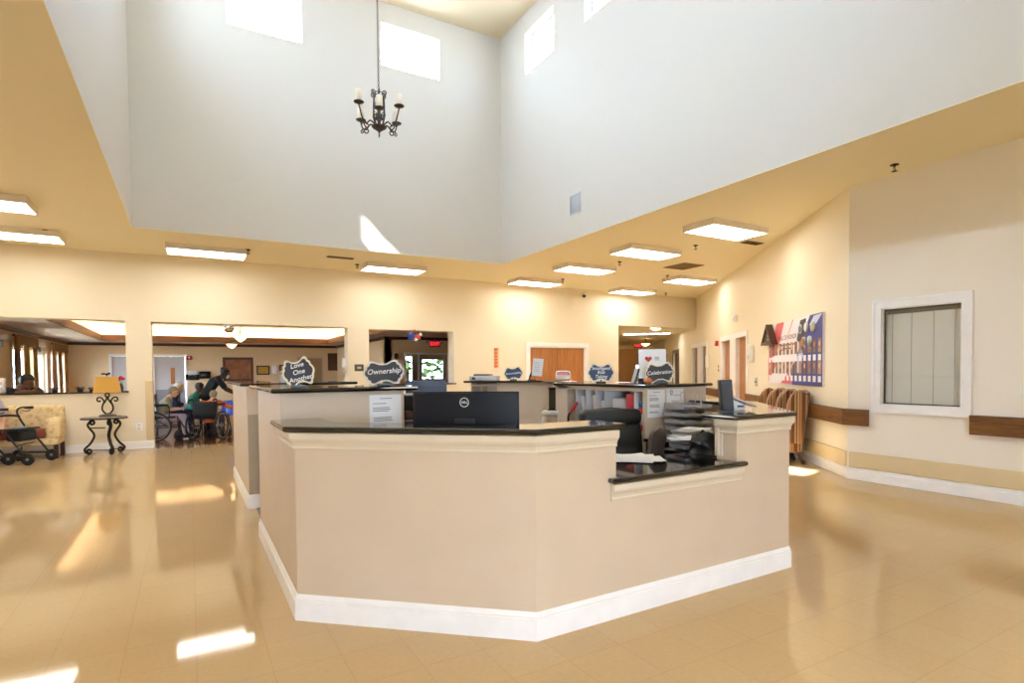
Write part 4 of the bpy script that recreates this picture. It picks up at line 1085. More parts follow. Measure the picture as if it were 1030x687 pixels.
while z < ZT-4.83-.06:
    L = .05; r_ = .013; P = []
    for j in range(14):
        q = 2*PI*j/14; u = r_*math.cos(q); v = L/2*math.sin(q) + L/2
        P.append((u,0,z+v) if k % 2 else (0,u,z+v))
    mb.tube(P, .004, 5, closed=True); z += .038; k += 1
mb.build('chain', BRONZE, t)
mb = MB(); mb.lathe([(.07,ZT-4.83-.0),(.068,ZT-4.83-.02),(.03,ZT-4.83-.05),(.012,ZT-4.83-.06)],(0,0,0),20); mb.build('canopy', BRONZE, t)

# handrails
def handrail(label, p0, p1, side):
    """oak rail between two plan points; side = into the room"""
    p0, p1, n = Vector(p0), Vector(p1), Vector(side)
    L = (p1-p0).length; a = math.atan2((p1-p0).y,(p1-p0).x)
    t = thing('handrail', label, 'handrail', (p0.x,p0.y,.67), a)
    loc_n = Matrix.Rotation(-a,4,'Z') @ n.to_3d() if len(n) == 3 else Matrix.Rotation(-a,4,'Z') @ Vector((n.x,n.y,0))
    sg = 1 if loc_n.y > 0 else -1
    prof = [(.045,.005),(.058,.0),(.075,.0),(.08,.012),(.08,.165),(.088,.175),(.088,.192),(.078,.20),(.05,.20),(.042,.19),(.045,.17)]
    mb = MB(); n_ = len(prof)
    mb.add([(0,sg*y,z) for y,z in prof]+[(L,sg*y,z) for y,z in prof], [list(range(n_)),list(range(n_,2*n_))[::-1]]+[(i,n_+i,n_+(i+1)%n_,(i+1)%n_) for i in range(n_)])
    mb.build('rail', wood('handrail_grain_%d' % len(bpy.data.materials),'#5e3a1e','#7c522b',4,'X',.4,9), t, recalc=True)
    k = max(2, int(L/1.0)+1)
    for i in range(k):
        x = .12 + (L-.24)*i/(k-1) if k > 1 else L/2
        mb = MB(); mb.box(x-.02,min(0,sg*.05),.05,x+.02,max(0,sg*.05),.15); mb.build('bracket', DKWOOD, t)
    return t
handrail('oak handrail on the right wall beyond the interior window, cut by the picture edge', (XR,2.672), (XR,-3.9), (-1,0))
handrail('short oak handrail between the wall corner and the interior window', (XR,3.975), (XR,3.68), (-1,0))
handrail('oak handrail on the slanting wall behind the striped wing chairs', dw(4.60).xy, dw(-.035).xy, NN.xy)
handrail('oak handrail on the slanting wall between the two door recesses', dw(8.9).xy, dw(7.28).xy, NN.xy)

# poster board with the flag case
Mw = lambda s, z, off: Matrix.Translation(dw(s, z, off)) @ Matrix.Rotation(DWZ, 4, 'Z')
S0, S1, Z0, Z1 = .72, 3.17, 1.12, 2.14
t = thing('poster_board', 'large red white and blue Wall of Honor poster board on the slanting wall', 'poster', dw((S0+S1)/2, (Z0+Z1)/2), DWZ)
W_, H_ = S1-S0, Z1-Z0
mb = MB(); mb.box(-W_/2,-.03,-H_/2,W_/2,-.002,H_/2); mb.build('board', mat('poster_white','#efe9ea',.45), t)
def flat(name, polys, m, y, par=None):
    mb = MB()
    for p in polys: mb.add([(x*W_/2,y,z*H_/2) for x,z in p], [list(range(len(p)))])
    return mb.build(name, m, par or t, recalc=False)
flat('red_band', [[(-.62,1),(.06,1),(-.35,.1),(-.98,-.2),(-.98,-.1)],[(-1,-.1),(-.62,-.35),(-1,-.95)],[(-.45,-.98),(-.12,-.62),(.02,-.98)],[(-.75,.98),(-.25,.98),(-.75,.0),(-1,-.05)]][0:3], mat('poster_red','#d9626a',.45), -.0305)
flat('white_band', [[(-.30,1),(.02,1),(-.30,.2),(-.62,-.05)]], bpy.data.materials['poster_white'], -.0308)
flat('blue_field', [[(.15,-.2),(.42,.55),(.62,1),(1,1),(1,-1),(.02,-1),(-.05,-.6)]], mat('poster_blue','#39438c',.45), -.0311)
flat('pale_sweep', [[(.60,.72),(.74,.96),(.99,.98),(.80,.72)],[(.2,-.15),(.34,.12),(.40,-.12),(.3,-.62),(.16,-.65)]], mat('poster_pale','#c9d4ea',.45), -.0314)
flat('dark_figure', [[(.18,.35),(.30,.92),(.50,.95),(.44,.35),(.34,.18)]], mat('poster_dark','#3c3440',.45), -.0317)
EM = [(.33,.66,'#5e6f9a'),(.52,.68,'#d8dbe4'),(.73,.66,'#b9b48c'),(.44,.28,'#b86a5c'),(.63,.28,'#9fb4bf')]
for i,(x,z,c) in enumerate(EM):
    mb = MB(); mb.lathe([(.07,0),(.07,.018),(.062,.022)],(0,0,0),24,0,Matrix(((1,0,0,0),(0,0,-1,0),(0,1,0,0),(0,0,0,1)))); mb.v = [v+Vector((x*W_/2,-.031,z*H_/2)) for v in mb.v]; em = mb.build('medallion', mat('medallion_rim_%d'%i,'#c9c4a8',.4), t)
    mb = MB(); mb.lathe([(.055,0),(.05,.004),(.02,.006)],(0,0,0),20,0,Matrix(((1,0,0,0),(0,0,-1,0),(0,1,0,0),(0,0,0,1)))); mb.v = [v+Vector((x*W_/2,-.053,z*H_/2)) for v in mb.v]; mb.build('medallion_face', mat('medallion_%d'%i,c,.4), em)
text('lettering','WALL OF HONOR',.11, mat('poster_ink','#8a5a62',.6), t, fr(-.24,-.0322,.24*H_), .0005, 0)
mb = MB(); mb.box(-.52,-.0326,.115,.14,-.0318,.14); mb.box(-.45,-.0326,.055,.06,-.0318,.08); mb.build('subtitle_lines', bpy.data.materials['poster_ink'], t)
PM = [mat('photo_backdrop_%d'%k, c, .5) for k, c in enumerate(('#9a7358','#6e5a54','#b98d62','#7d6a72'))]
PF = [mat('photo_figure_%d'%k, c, .5) for k, c in enumerate(('#e0bfa0','#b98a68','#8e6146'))]
def portraits(z, n=13):
    for i in range(n):
        x = -W_/2+.10+(W_-.20)*i/(n-1); w = .058
        a = MB(); a.box(x-w,-.0335,z,x+w,-.0318,z+.19)
        a.ball((x,-.0335,z+.115),(.030,.002,.04),10,6,1); a.box(x-w*.8,-.0342,z,x+w*.8,-.0336,z+.06,2)
        a.build('portrait', [PM[(i*7+int(z*30))%4], PF[(i*5+int(z*20))%3], PM[(i*3+2)%4]], t)
        c = MB(); c.box(x-w*.9,-.0335,z-.115,x+w*.9,-.0318,z-.03); c.build('name_card', PAPER, t)
portraits(-.03*H_); portraits(-.33*H_)
tc_ = thing('flag_case', 'triangular wooden flag case mounted over the upper left corner of the poster board', 'flag case', dw(2.95,1.79,.032), DWZ)
tri = [(-.32,0),(.32,0),(0,.36)]; tri2 = [(-.235,.045),(.235,.045),(0,.30)]
mb = MB(); mb.add([(x,-.11,z) for x,z in tri]+[(x,0,z) for x,z in tri]+[(x,-.11,z) for x,z in tri2]+[(x,-.03,z) for x,z in tri2],
   [(0,1,7,6),(1,2,8,7),(2,0,6,8),(0,3,4,1),(1,4,5,2),(2,5,3,0),(6,7,10,9),(7,8,11,10),(8,6,9,11),(3,5,4)]); mb.build('case', DKWOOD, tc_, recalc=True)
mb = MB(); mb.add([(x,-.06,z) for x,z in tri2],[(0,1,2)]); fl = mb.build('folded_flag', mat('flag_navy','#3c4668',.8), tc_)
mb = MB()
for sx, sz in ((-.1,.1),(0,.1),(.1,.1),(-.05,.165),(.05,.165),(0,.225)):
    P = [(sx+(.024 if k%2==0 else .01)*math.sin(PI*k/5), sz+(.024 if k%2==0 else .01)*math.cos(PI*k/5)) for k in range(10)]
    mb.add([(x,-.0615,z) for x,z in P],[list(range(10))])
mb.build('stars', PAPER, fl)
mb = MB(); mb.add([(x,-.1,z) for x,z in tri2],[(0,1,2)]); mb.build('pane', CLEAR, tc_)

# devices on walls
def device(name, label, cat, M_loc, rz, parts):
    t = thing(name, label, cat, M_loc, rz)
    for nm, m, bxs in parts:
        mb = MB()
        for c, s, r in bxs: mb.rbox(c, s, r, 3)
        mb.build(nm, m, t)
    return t
SANI = lambda: [('body',PLATE,[((0,-.05,.03),(.12,.1,.22),.03)]),('nozzle_shelf',LGREY,[((0,-.06,-.16),(.11,.1,.03),.01)])]
device('soap_dispenser','white sanitizer dispenser on the slanting wall just right of the near door recess','dispenser',dw(4.27,1.66),DWZ,[('body',PLATE,[((0,-.05,.02),(.14,.1,.36),.04)]),('window',LGREY,[((0,-.101,-.05),(.06,.006,.08),.003)])])
device('soap_dispenser','white sanitizer dispenser on the slanting wall right of the far door recess','dispenser',dw(8.72,1.57),DWZ,[('body',PLATE,[((0,-.05,.02),(.14,.1,.36),.04)]),('window',LGREY,[((0,-.101,-.05),(.06,.006,.08),.003)])])
device('soap_dispenser','white hand sanitizer dispenser on the right jamb of the wide dining opening','dispenser',(3.02,12.60,1.56),math.radians(-90),SANI())
device('fire_alarm','red fire alarm horn on the slanting wall left of the near door recess','alarm',dw(7.60,2.04),DWZ,[('body',RED,[((0,-.035,0),(.13,.07,.13),.01)]),('strobe',PLATE,[((0,-.075,.02),(.05,.02,.03),.006)])])
device('motion_sensor','small white sensor high on the slanting wall above the near door recess','sensor',dw(5.6,2.50),DWZ,[('body',PLATE,[((0,-.04,0),(.16,.08,.15),.03)]),('lens',LGREY,[((0,-.083,-.02),(.08,.01,.06),.01)])])
device('wall_plate','silver wall plate with a dark knob beside the near door recess','switch',dw(4.05,1.12),DWZ,[('plate',mat('plate_silver','#bdb7aa',.4,metal=.3),[((0,-.006,0),(.17,.012,.17),.003)]),('knob',BLACKP,[((.01,-.02,0),(.025,.03,.03),.008)])])
device('wall_switch','small double switch on the slanting wall below the fire alarm','switch',dw(7.50,1.40),DWZ,[('plate',BLACKP,[((0,-.006,.05),(.05,.012,.06),.003)]),('button',BLACKP,[((0,-.006,-.05),(.05,.012,.06),.003)])])
device('wall_switch','white light switch at the right picture edge above the handrail','switch',(XR,2.255,1.15),math.radians(-90),[('plate',PLATE,[((0,-.004,0),(.08,.008,.12),.003)]),('rocker',PLATE,[((0,-.010,0),(.034,.008,.066),.002)])])
device('outlet','white power outlet low on the back wall left of the dining opening','outlet',(-.83,YB,.41),0,[('plate',PLATE,[((0,-.004,0),(.11,.008,.14),.003)]),('socket',LGREY,[((0,-.009,.03),(.035,.004,.03),.002),((0,-.009,-.03),(.035,.004,.03),.002)])])
t = device('room_sign','small dark room sign on the back wall between the dining opening and small window opening','sign',(3.25,YB,1.48),0,[('plate',mat('sign_olive','#4b4a3c',.5),[((0,-.006,0),(.20,.012,.15),.003)])])
mb = MB(); mb.rbox((0,-.013,0),(.09,.004,.05),.001); mb.build('insert', mat('sign_insert','#b9b49c',.5), t)
t = thing('hanging_letters', 'narrow orange vertical banner on the back wall left of the oak double door', 'wall decoration', (6.69,YB,1.71))
mb = MB(); mb.box(-.065,-.014,-.25,.065,-.002,.25); mb.build('strip', mat('banner_peach','#e9b48c',.6), t)
mb = MB()
for i in range(6): mb.box(-.05,-.016,.175-.08*i,.025,-.0135,.225-.08*i); mb.box(-.05,-.016,.155-.08*i,-.0,-.0135,.168-.08*i)
mb.box(-.062,-.0155,.215,.062,-.0138,.245); mb.build('motif', mat('banner_orange','#cf6f3c',.6), t)
# star garland hanging from the header of the small opening
t = thing('star_ornament', 'red white and blue star ornament hanging at the top of the small window opening', 'ornament', (4.53,YB-.03,2.20))
def star(c, r, m, y, a0=0, nm='star'):
    P = [(c[0]+(r if k%2==0 else r*.42)*math.sin(a0+PI*k/5), c[1]+(r if k%2==0 else r*.42)*math.cos(a0+PI*k/5)) for k in range(10)]
    mb = MB(); mb.add([(x,y,z) for x,z in P]+[(x,y+.012,z) for x,z in P]+[(c[0],y-.016,c[1])], [(i,(i+1)%10,20) for i in range(10)]+[(i,10+i,10+(i+1)%10,(i+1)%10) for i in range(10)]+[list(range(10,20))[::-1]])
    return mb.build(nm, m, t, recalc=True)
star((-.08,.0),.13,BLUE,-.02,.2); star((.07,-.02),.11,mat('star_red','#c8453c',.5),-.03,-.3); star((.02,-.08),.06,PAPER,-.05,.3); star((.14,.04),.06,PAPER,-.05,.9); star((0,.12),.045,bpy.data.materials['star_red'],-.04,.4)
star((-.1,.07),.035,PAPER,-.05,.1)
mb = MB(); mb.tube([(0,0,.14),(0,.03,.16)],.003,5); mb.build('hook', GREYM, t)
# silver dome under the header of the dining opening
t = thing('dome_mirror', 'silver half-dome fitting under the header of the wide dining opening', 'mirror', (.70,YB+.12,2.356))
mb = MB(); mb.lathe([(.02,-.16),(.06,-.15),(.09,-.11),(.10,-.06),(.10,-.03)],(0,0,0),24); mb.build('dome', CHROME, t)
mb = MB(); mb.lathe([(.105,-.035),(.11,-.01),(.09,0)],(0,0,0),24); mb.build('collar', PLATE, t)
mb = MB(); mb.ball((.17,0,-.02),(.06,.03,.02),12,6); mb.build('side_lamp', PLATE, t)

# exit signs
def exit_sign(label, loc, rz):
    t = thing('exit_sign', label, 'exit sign', loc, rz)
    mb = MB(); mb.rbox((0,0,0),(.36,.05,.22),.008); mb.build('housing', mat('exit_housing','#a5413c',.5) if 'exit_housing' not in bpy.data.materials else bpy.data.materials['exit_housing'], t)
    text('lettering','EXIT',.17, EXITR, t, fr(0,-.0262,0), .0006, offset=.004)
    for s in (-1,1):
        mb = MB(); mb.lathe([(.045,-.03),(.05,.0),(.03,.03)],(s*.26,-.02,.06),14,0); mb.rbox((s*.2,0,.06),(.1,.02,.02),.004); mb.build('emergency_lamp', GREYP, t)
    mb = MB(); mb.tube([(0,0,.1),(0,0,.16)],.012,8); mb.build('mount', GREYP, t)
    return t
exit_sign('lit red EXIT sign above the glazed vestibule beyond the small window opening', (7.2,17.75,2.33), 0)
exit_sign('lit red EXIT sign hanging in the corridor at right', tuple(dw(19.5,2.52,1.15)), DROT-PI/2)
bpy.data.objects['exit_sign'].location.z = 2.32

# bowl pendants
def pendant(label, loc, ztop, r=.16):
    t = thing('pendant_lamp', label, 'pendant lamp', loc)
    mb = MB(); mb.lathe([(.012,-.03),(.02,-.015),(r*.35,.0),(r*.75,.045),(r,.10),(r*.97,.102),(r*.7,.055),(.03,.02)],(0,0,0),24); mb.build('bowl', BOWLG, t)
    mb = MB(); mb.tube([(0,0,0),(0,0,ztop-loc[2])],.009,8); mb.lathe([(.05,ztop-loc[2]-.03),(.055,ztop-loc[2])],(0,0,0),16)
    for k in range(3):
        a = 2*PI*k/3; mb.tube([(r*.95*math.cos(a),r*.95*math.sin(a),.1),(0,0,.26)],.004,5)
    mb.build('stem', BRONZE, t)
    mb = MB(); mb.lathe([(.004,-.07),(.012,-.055),(.008,-.04),(.018,-.028)],(0,0,0),12); mb.build('finial', BRONZE, t)
    return t
pendant('glowing bowl pendant in the dining room, the lower of the two seen', (1.07,18.0,2.12), 3.1, .14)
pendant('glowing bowl pendant in the dining room, the higher and right one of the two seen', (1.10,15.2,2.17), 3.1, .14)
pendant('glowing bowl pendant in the corridor at right', tuple(dw(18,2.44,.95)), 2.76, .2)
t = thing('ceiling_light', 'long flat light across the corridor ceiling at right', 'ceiling light', tuple(dw(13.9,2.76,1.25)), DROT)
mb = MB(); mb.box(-.32,-.85,-.05,.32,.85,0); mb.build('frame', CREAM, t)
mb = MB(); mb.box(-.29,-.82,-.056,.29,.82,-.05); mb.build('diffuser', DIFF, t)
t = thing('ceiling_light', 'small round ceiling lamp just inside the corridor', 'ceiling light', tuple(dw(11.6,2.76,1.15)))
mb = MB(); mb.lathe([(.04,-.07),(.12,-.055),(.16,-.02),(.165,0)],(0,0,0),24); mb.build('bowl', emit('corridor_lamp','#ffe0b0',12), t)
for i,(s,o,l) in enumerate(((26,2.1,'far small ceiling lamp at the left of the corridor'),(28.5,2.2,'farthest small ceiling lamp at the left of the corridor'))):
    t = thing('ceiling_light', l, 'ceiling light', tuple(dw(s,2.76,o))); mb = MB(); mb.lathe([(.04,-.1),(.16,-.07),(.22,-.02),(.22,0)],(0,0,0),20); mb.build('bowl', emit('corridor_lamp_%d'%i,'#ffe0b0',14), t)

# ------------------------------------------------------------------ seating on the right: three wing chairs
def wing_chair(label, loc, rz, first=[None]):
    if first[0]: return dup(first[0], loc, rz, label)
    t = thing('wing_chair', label, 'armchair', loc, rz, 'striped wing chairs along the slanting wall')
    # local: front -Y, back at +Y, width along X
    w = .46
    mb = MB(); mb.rbox((0,-.05,.40),(w*.78,.62,.16),.05,4); mb.build('seat_cushion', STRIPE, t)
    mb = MB(); mb.rbox((0,-.02,.245),(w*.92,.66,.17),.03,3); mb.build('seat_base', STRIPE, t)
    rows = [[],[]]
    for i in range(15):
        v = i/14; z = .30+.76*v; f, b = [], []
        for j in range(13):
            u = j/12*2-1; hw = w*.44*(1 - .12*max(0,v-.82)/.18)
            y = .27+.11*v; bul = .05*(1-u**4)*(1-(2*v-1)**8)
            zz = z - .05*(u*u)*max(0,v-.7)/.3
            f.append((hw*u, y-.04-bul, zz)); b.append((hw*u, y+.045, zz))
        rows[0].append(f[::-1]); rows[1].append(b)
    mb = MB(); mb.grid(rows[0]); mb.grid(rows[1])
    edge = [r[-1] for r in rows[0]] ; 
    for side in (0,1):
        fa = [r[-1 if side == 0 else 0] for r in rows[0]]; ba = [r[0 if side == 0 else -1] for r in rows[1]]
        mb.grid([fa, ba] if side else [ba, fa])
    mb.grid([rows[0][-1][::-1], rows[1][-1]]); mb.build('backrest', STRIPE, t)
    for s in (-1,1):
        # wing: rounded slab from the arm up to the top, sweeping forward
        prof = [(.29,.30),(.34,.62),(.375,.80),(.38,.90),(.365,.98),(.325,1.035),(.27,1.055),(.21,1.04),(.155,.99),(.115,.92),(.095,.84),(.09,.76),(.08,.68),(.0,.625),(-.15,.61),(-.27,.60),(-.33,.56),(-.34,.50),(-.31,.30)]
        ins = [(y*.94+.012, .62+(z-.62)*.95) for y,z in prof]
        n = len(prof); mb = MB()
        L1 = [(s*(w/2-.055), y, z) for y,z in ins]; L2 = [(s*(w/2-.04), y, z) for y,z in prof]; L3 = [(s*(w/2+.015), y, z) for y,z in prof]; L4 = [(s*(w/2+.03), y, z) for y,z in ins]
        vs = L1+L2+L3+L4
        fs = [list(range(n)), list(range(3*n,4*n))[::-1]] + [(k*n+i,k*n+(i+1)%n,(k+1)*n+(i+1)%n,(k+1)*n+i) for k in range(3) for i in range(n)]
        mb.add(vs, fs, 0, True); mb.build('wing_arm', STRIPE, t, recalc=True)
        mb = MB(); mb.lathe([(.055,-.03),(.06,.0),(.055,.03)],(0,0,0),18,0,Matrix.Rotation(PI/2,4,'X')); mb.v = [v+Vector((s*(w/2-.01),-.335,.565)) for v in mb.v]; mb.build('arm_scroll', STRIPE, t)
        for y in (-.29,.28):
            mb = MB(); mb.tube([(s*(w/2-.06),y,.18),(s*(w/2-.055),y*1.03,.10),(s*(w/2-.05),y*1.08+(.03 if y>0 else -.01),0)], [.03,.026,.018], 10); mb.build('leg', DKWOOD, t)
    first[0] = t; return t
for k,(s,l) in enumerate(((1.24,'brown striped wing chair nearest the wall corner, first of the row'),(1.73,'middle one of the three brown striped wing chairs'),(2.22,'striped wing chair farthest along the slanting wall, partly behind the others'))):
    wing_chair(l, dw(s,0,.485), DWZ)

# ------------------------------------------------------------------ left: iron table with lamp
t = thing('console_table', 'wrought iron scroll-leg side table with a stone top against the back wall', 'table', (-1.30,11.98,0))
Rt = .335
mb = MB(); mb.slab([(Rt*math.cos(2*PI*i/36), .24*math.sin(2*PI*i/36)) for i in range(36)], .615,.645,.01); mb.build('table_top', mat('stone_top','#8c7f6c',.3,noise=.2,nscale=12), t)
mb = MB(); mb.tube([(Rt*1.0*math.cos(2*PI*i/36), .245*math.sin(2*PI*i/36), .618) for i in range(36)], .012, 6, closed=True)
mb.build('rim', METAL_DK, t)
mb = MB(); mb.tube([(-.23,-.02,.46),(.02,-.12,.46)],.010,6); mb.build('stretcher', METAL_DK, t)
mb = MB(); mb.tube([(-.24,0,.075),(.06,-.15,.075),(.22,.05,.075)],.010,6); mb.build('stretcher', METAL_DK, t)
for (px,py) in ((-.27,-.0),(.10,-.19),(.24,.10)):
    d = Vector((px,py,0)).normalized(); up = Vector((0,0,1)); o = Vector((px,py,0))*1.0
    mb = MB()
    path = scroll(d*.18+up*.545, .008,.045, PI*2.6, PI*.45,(d,up),22)
    path += bez([path[-1], d*.235+up*.50, d*.15+up*.34, d*.20+up*.20, d*.285+up*.10, d*.275+up*.045, d*.235+up*.015],7)[1:]
    path += scroll(d*.235+up*.06, .045,.010, -PI*.5, -PI*2.6,(d,up),20)[1:]
    mb.tube(path, .026 if px == .10 else .018, 7); mb.build('leg', METAL_DK, t)
t = thing('table_lamp', 'table lamp with scrolled iron base and mustard square shade on the iron table', 'lamp', (-1.25,11.99,.645))
mb = MB(); mb.lathe([(.13,0),(.135,.01),(.12,.03),(.06,.045),(.03,.055),(.015,.06)],(0,0,0),24); mb.build('base', mat('lamp_foot','#5a4c44',.5), t)
mb = MB()
for s in (-1,1):
    mb.tube(bez([(0,0,.05),(s*.035,0,.06),(s*.075,0,.12),(s*.07,0,.20),(s*.02,0,.29),(0,0,.36)],7), .014, 7)
    mb.tube(bez([(s*.07,0,.21),(s*.05,0,.27),(s*.09,0,.33),(s*.135,0,.33),(s*.145,0,.285),(s*.115,0,.265),(s*.10,0,.29)],7), .013, 7)
mb.tube(bez([(0,0,.33),(-.03,0,.37),(0,0,.42),(.03,0,.37),(0,0,.33)],6),.013,7); mb.build('stem', METAL_DK, t)
mb = MB(); 
lo, hi = [(-.195,-.12),(.195,-.12),(.195,.12),(-.195,.12)], [(-.15,-.09),(.15,-.09),(.15,.09),(-.15,.09)]
mb.add([(x,y,.42) for x,y in lo]+[(x,y,.695) for x,y in hi]+[(x*.98,y*.98,.42) for x,y in lo]+[(x*.98,y*.98,.695) for x,y in hi],[(0,1,5,4),(1,2,6,5),(2,3,7,6),(3,0,4,7),(8,12,13,9),(9,13,14,10),(10,14,15,11),(11,15,12,8),(4,5,13,12),(5,6,14,13),(6,7,15,14),(7,4,12,15),(0,8,9,1),(1,9,10,2),(2,10,11,3),(3,11,8,0)])
mb.build('lamp_shade', SHADE, t)
mb = MB(); mb.tube([(0,0,.4),(0,0,.73)],.005,6); mb.ball((0,0,.735),(.018,.018,.02),10,6); mb.ball((-.045,0,.745),(.04,.012,.015),10,6); mb.ball((.03,0,.75),(.025,.012,.018),10,6); mb.build('finial', METAL_DK, t)
mb = MB(); mb.rbox((-1.09,11.93,.652),(.09,.05,.012),.004); tag(mb.build('remote_control', BLACKP), 'small dark remote lying on the right of the iron table', 'remote')

# floral bench
t = thing('settee', 'pale floral settee with burgundy seat against the back wall', 'sofa', (-2.62,12.02,0))
w = 1.5
mb = MB(); mb.rbox((0,.22,.60),(w-.02,.18,.56),.07,4); mb.build('backrest', FLORAL, t)
mb = MB(); mb.rbox((0,-.08,.41),(w-.36,.52,.13),.04,4); mb.build('seat_cushion', BURG, t)
mb = MB(); mb.rbox((0,-.03,.29),(w-.06,.58,.12),.02,3); mb.build('seat_base', FLORAL, t)
for s in (-1,1):
    mb = MB(); mb.rbox((s*(w/2-.10),-.02,.49),(.20,.62,.36),.07,4); mb.build('arm', FLORAL, t)
    for y in (-.28,.24):
        mb = MB(); mb.prism([(s*(w/2-.06)-.03,y-.03),(s*(w/2-.06)+.03,y-.03),(s*(w/2-.06)+.03,y+.03),(s*(w/2-.06)-.03,y+.03)],0,.24); mb.build('leg', DKWOOD, t)

# rollators
def rollator(label, loc, rz, first=[None]):
    if first[0]: return dup(first[0], loc, rz, label)
    t = thing('rollator', label, 'walker', loc, rz, 'black rollators in front of the settee')
    for s in (-1,1):
        mb = MB(); x = s*.25
        mb.tube(bez([(x,.22,.10),(x,.16,.35),(x,.12,.52),(x,.20,.68),(x,.24,.80),(x,.18,.86),(x,.02,.86)],6), .015, 8)
        mb.tube([(x,-.24,.12),(x,.06,.52)],.014,8); mb.tube([(x,-.26,.14),(x,.24,.14)],.013,8); fr_ = mb.build('side_frame', BLACKP, t)
        mb = MB(); mb.tube([(x,.12,.86),(x,.0,.86)],.022,8); mb.build('grip', RUBBER, fr_)
        mb = MB(); mb.tube(bez([(x,.16,.82),(x,.10,.80),(x,.04,.82)],5),.007,6); mb.build('brake_lever', BLACKP, fr_)
        for y in (-.26,.24):
            mb = MB(); R = Matrix.Rotation(PI/2,4,'Y')
            mb.lathe([(.03,-.010),(.078,-.011),(.092,-.008),(.092,.008),(.078,.011),(.03,.010)],(0,0,0),24,0,R); mb.v = [v+Vector((x,y,.092)) for v in mb.v]; wl = mb.build('wheel', RUBBER, t)
            mb = MB(); mb.lathe([(.005,-.016),(.024,-.014),(.024,.014),(.005,.016)],(0,0,0),12,0,R); mb.v = [v+Vector((x,y,.092)) for v in mb.v]; mb.build('hub', GREYP, wl)
            mb = MB(); mb.tube([(x,y,.10),(x+.022*s,y,.12),(x,y,.17)],.010,6); mb.build('fork', BLACKP, wl)
    mb = MB(); mb.rbox((0,.02,.54),(.46,.28,.03),.012); mb.build('seat', BLACKP, t)
    mb = MB(); mb.rbox((0,.0,.44),(.36,.22,.17),.04,4); mb.build('bag', mat('bag_black','#1b1b1e',.8), t)
    mb = MB(); mb.tube(bez([(-.25,.2,.72),(-.2,.30,.74),(0,.33,.74),(.2,.30,.74),(.25,.2,.72)],6),.018,8); mb.build('back_strap', RUBBER, t)
    mb = MB(); mb.tube([(-.25,.05,.5),(.25,.05,.5)],.012,8); mb.tube([(-.25,-.1,.3),(.25,.0,.3)],.010,8); mb.build('cross_bar', BLACKP, t)
    first[0] = t; return t
rollator('black rollator walker with four wheels and a bag in front of the floral settee', (-2.30,11.42,0), math.radians(65))
rollator('black rollator walker cut by the left picture edge', (-2.74,11.10,0), math.radians(80))
mb = MB(); mb.rbox((-2.32,11.41,.567),(.16,.10,.02),.005); tag(mb.build('folded_towel', mat('towel_blue','#8fb0c8',.8)), 'folded pale blue cloth on the seat of the rollator', 'cloth')

# objects on the sill of the serving window
def potplant(label, x, leafm, s=1, y=YB+.12):
    t = thing('potted_plant', label, 'plant', (x,y,1.075), random.uniform(0,6))
    mb = MB(); mb.lathe([(.04*s,0),(.055*s,.04*s),(.058*s,.045*s),(.05*s,.042*s)],(0,0,0),16); mb.build('pot', mat('pot_dark','#2a2830',.4) if 'pot_dark' not in bpy.data.materials else bpy.data.materials['pot_dark'], t)
    mb = MB()
    for k in range(16):
        a = 2.4*k; r = .03+.045*((k*7)%5)/5; z = .055+.035*((k*3)%4)/4
        M = Matrix.Rotation(a,4,'Z') @ Matrix.Translation((r*s,0,z*s)) @ Matrix.Rotation(.5,4,'Y')
        mb.add([M @ Vector(p) for p in ((-.03*s,0,0),(0,-.016*s,.006),(.035*s,0,0),(0,.016*s,.006))],[(0,1,2,3)])
    mb.build('foliage', leafm, t, ); return t
PURP = mat('leaf_purple','#3c2a48',.6); DKL = mat('leaf_dark','#23222a',.6); LILAC = mat('leaf_lilac','#7a5a9a',.6)
for x, m, l, s in ((-2.06,PURP,'dark purple potted plant on the sill, leftmost beside the curtain',.95),(-1.70,DKL,'dark potted plant on the sill, second from the left',.95),(-1.53,DKL,'dark potted plant on the sill, third from the left',.85),(-1.39,LILAC,'lilac potted plant on the sill beside the lamp shade',.75)): potplant(l, x, m, s)
t = thing('flower_vase', 'vase of red flowers on the sill behind the lamp shade', 'vase', (-1.10,YB+.14,1.075))
mb = MB(); mb.lathe([(.03,0),(.045,.04),(.04,.09),(.022,.12),(.028,.135)],(0,0,0),18); mb.build('vase', mat('vase_dark','#3b3a42',.3), t)
mb = MB()
for dx,dz in ((-.03,.2),(.03,.22),(0,.24),(.05,.17)): mb.tube([(0,0,.12),(dx,0,dz)],.004,5)
mb.build('stems', GREEN, t)
for dx,dz in ((-.035,.21),(.03,.225),(0,.25)):
    mb = MB(); mb.ball((dx,0,dz),(.036,.034,.03),12,7); mb.build('bloom', mat('bloom_red','#b3202c',.6) if 'bloom_red' not in bpy.data.materials else bpy.data.materials['bloom_red'], t)
t = thing('file_rack', 'white plastic file rack on the sill at the left picture edge', 'rack', (-2.83,YB+.16,1.075))
mb = MB(); mb.rbox((0,0,.13),(.20,.16,.26),.02); mb.build('body', PLATE, t)
mb = MB(); mb.rbox((0,-.084,.17),(.16,.008,.05),.003); mb.rbox((0,-.084,.08),(.16,.008,.05),.003); mb.build('slots', LGREY, t)

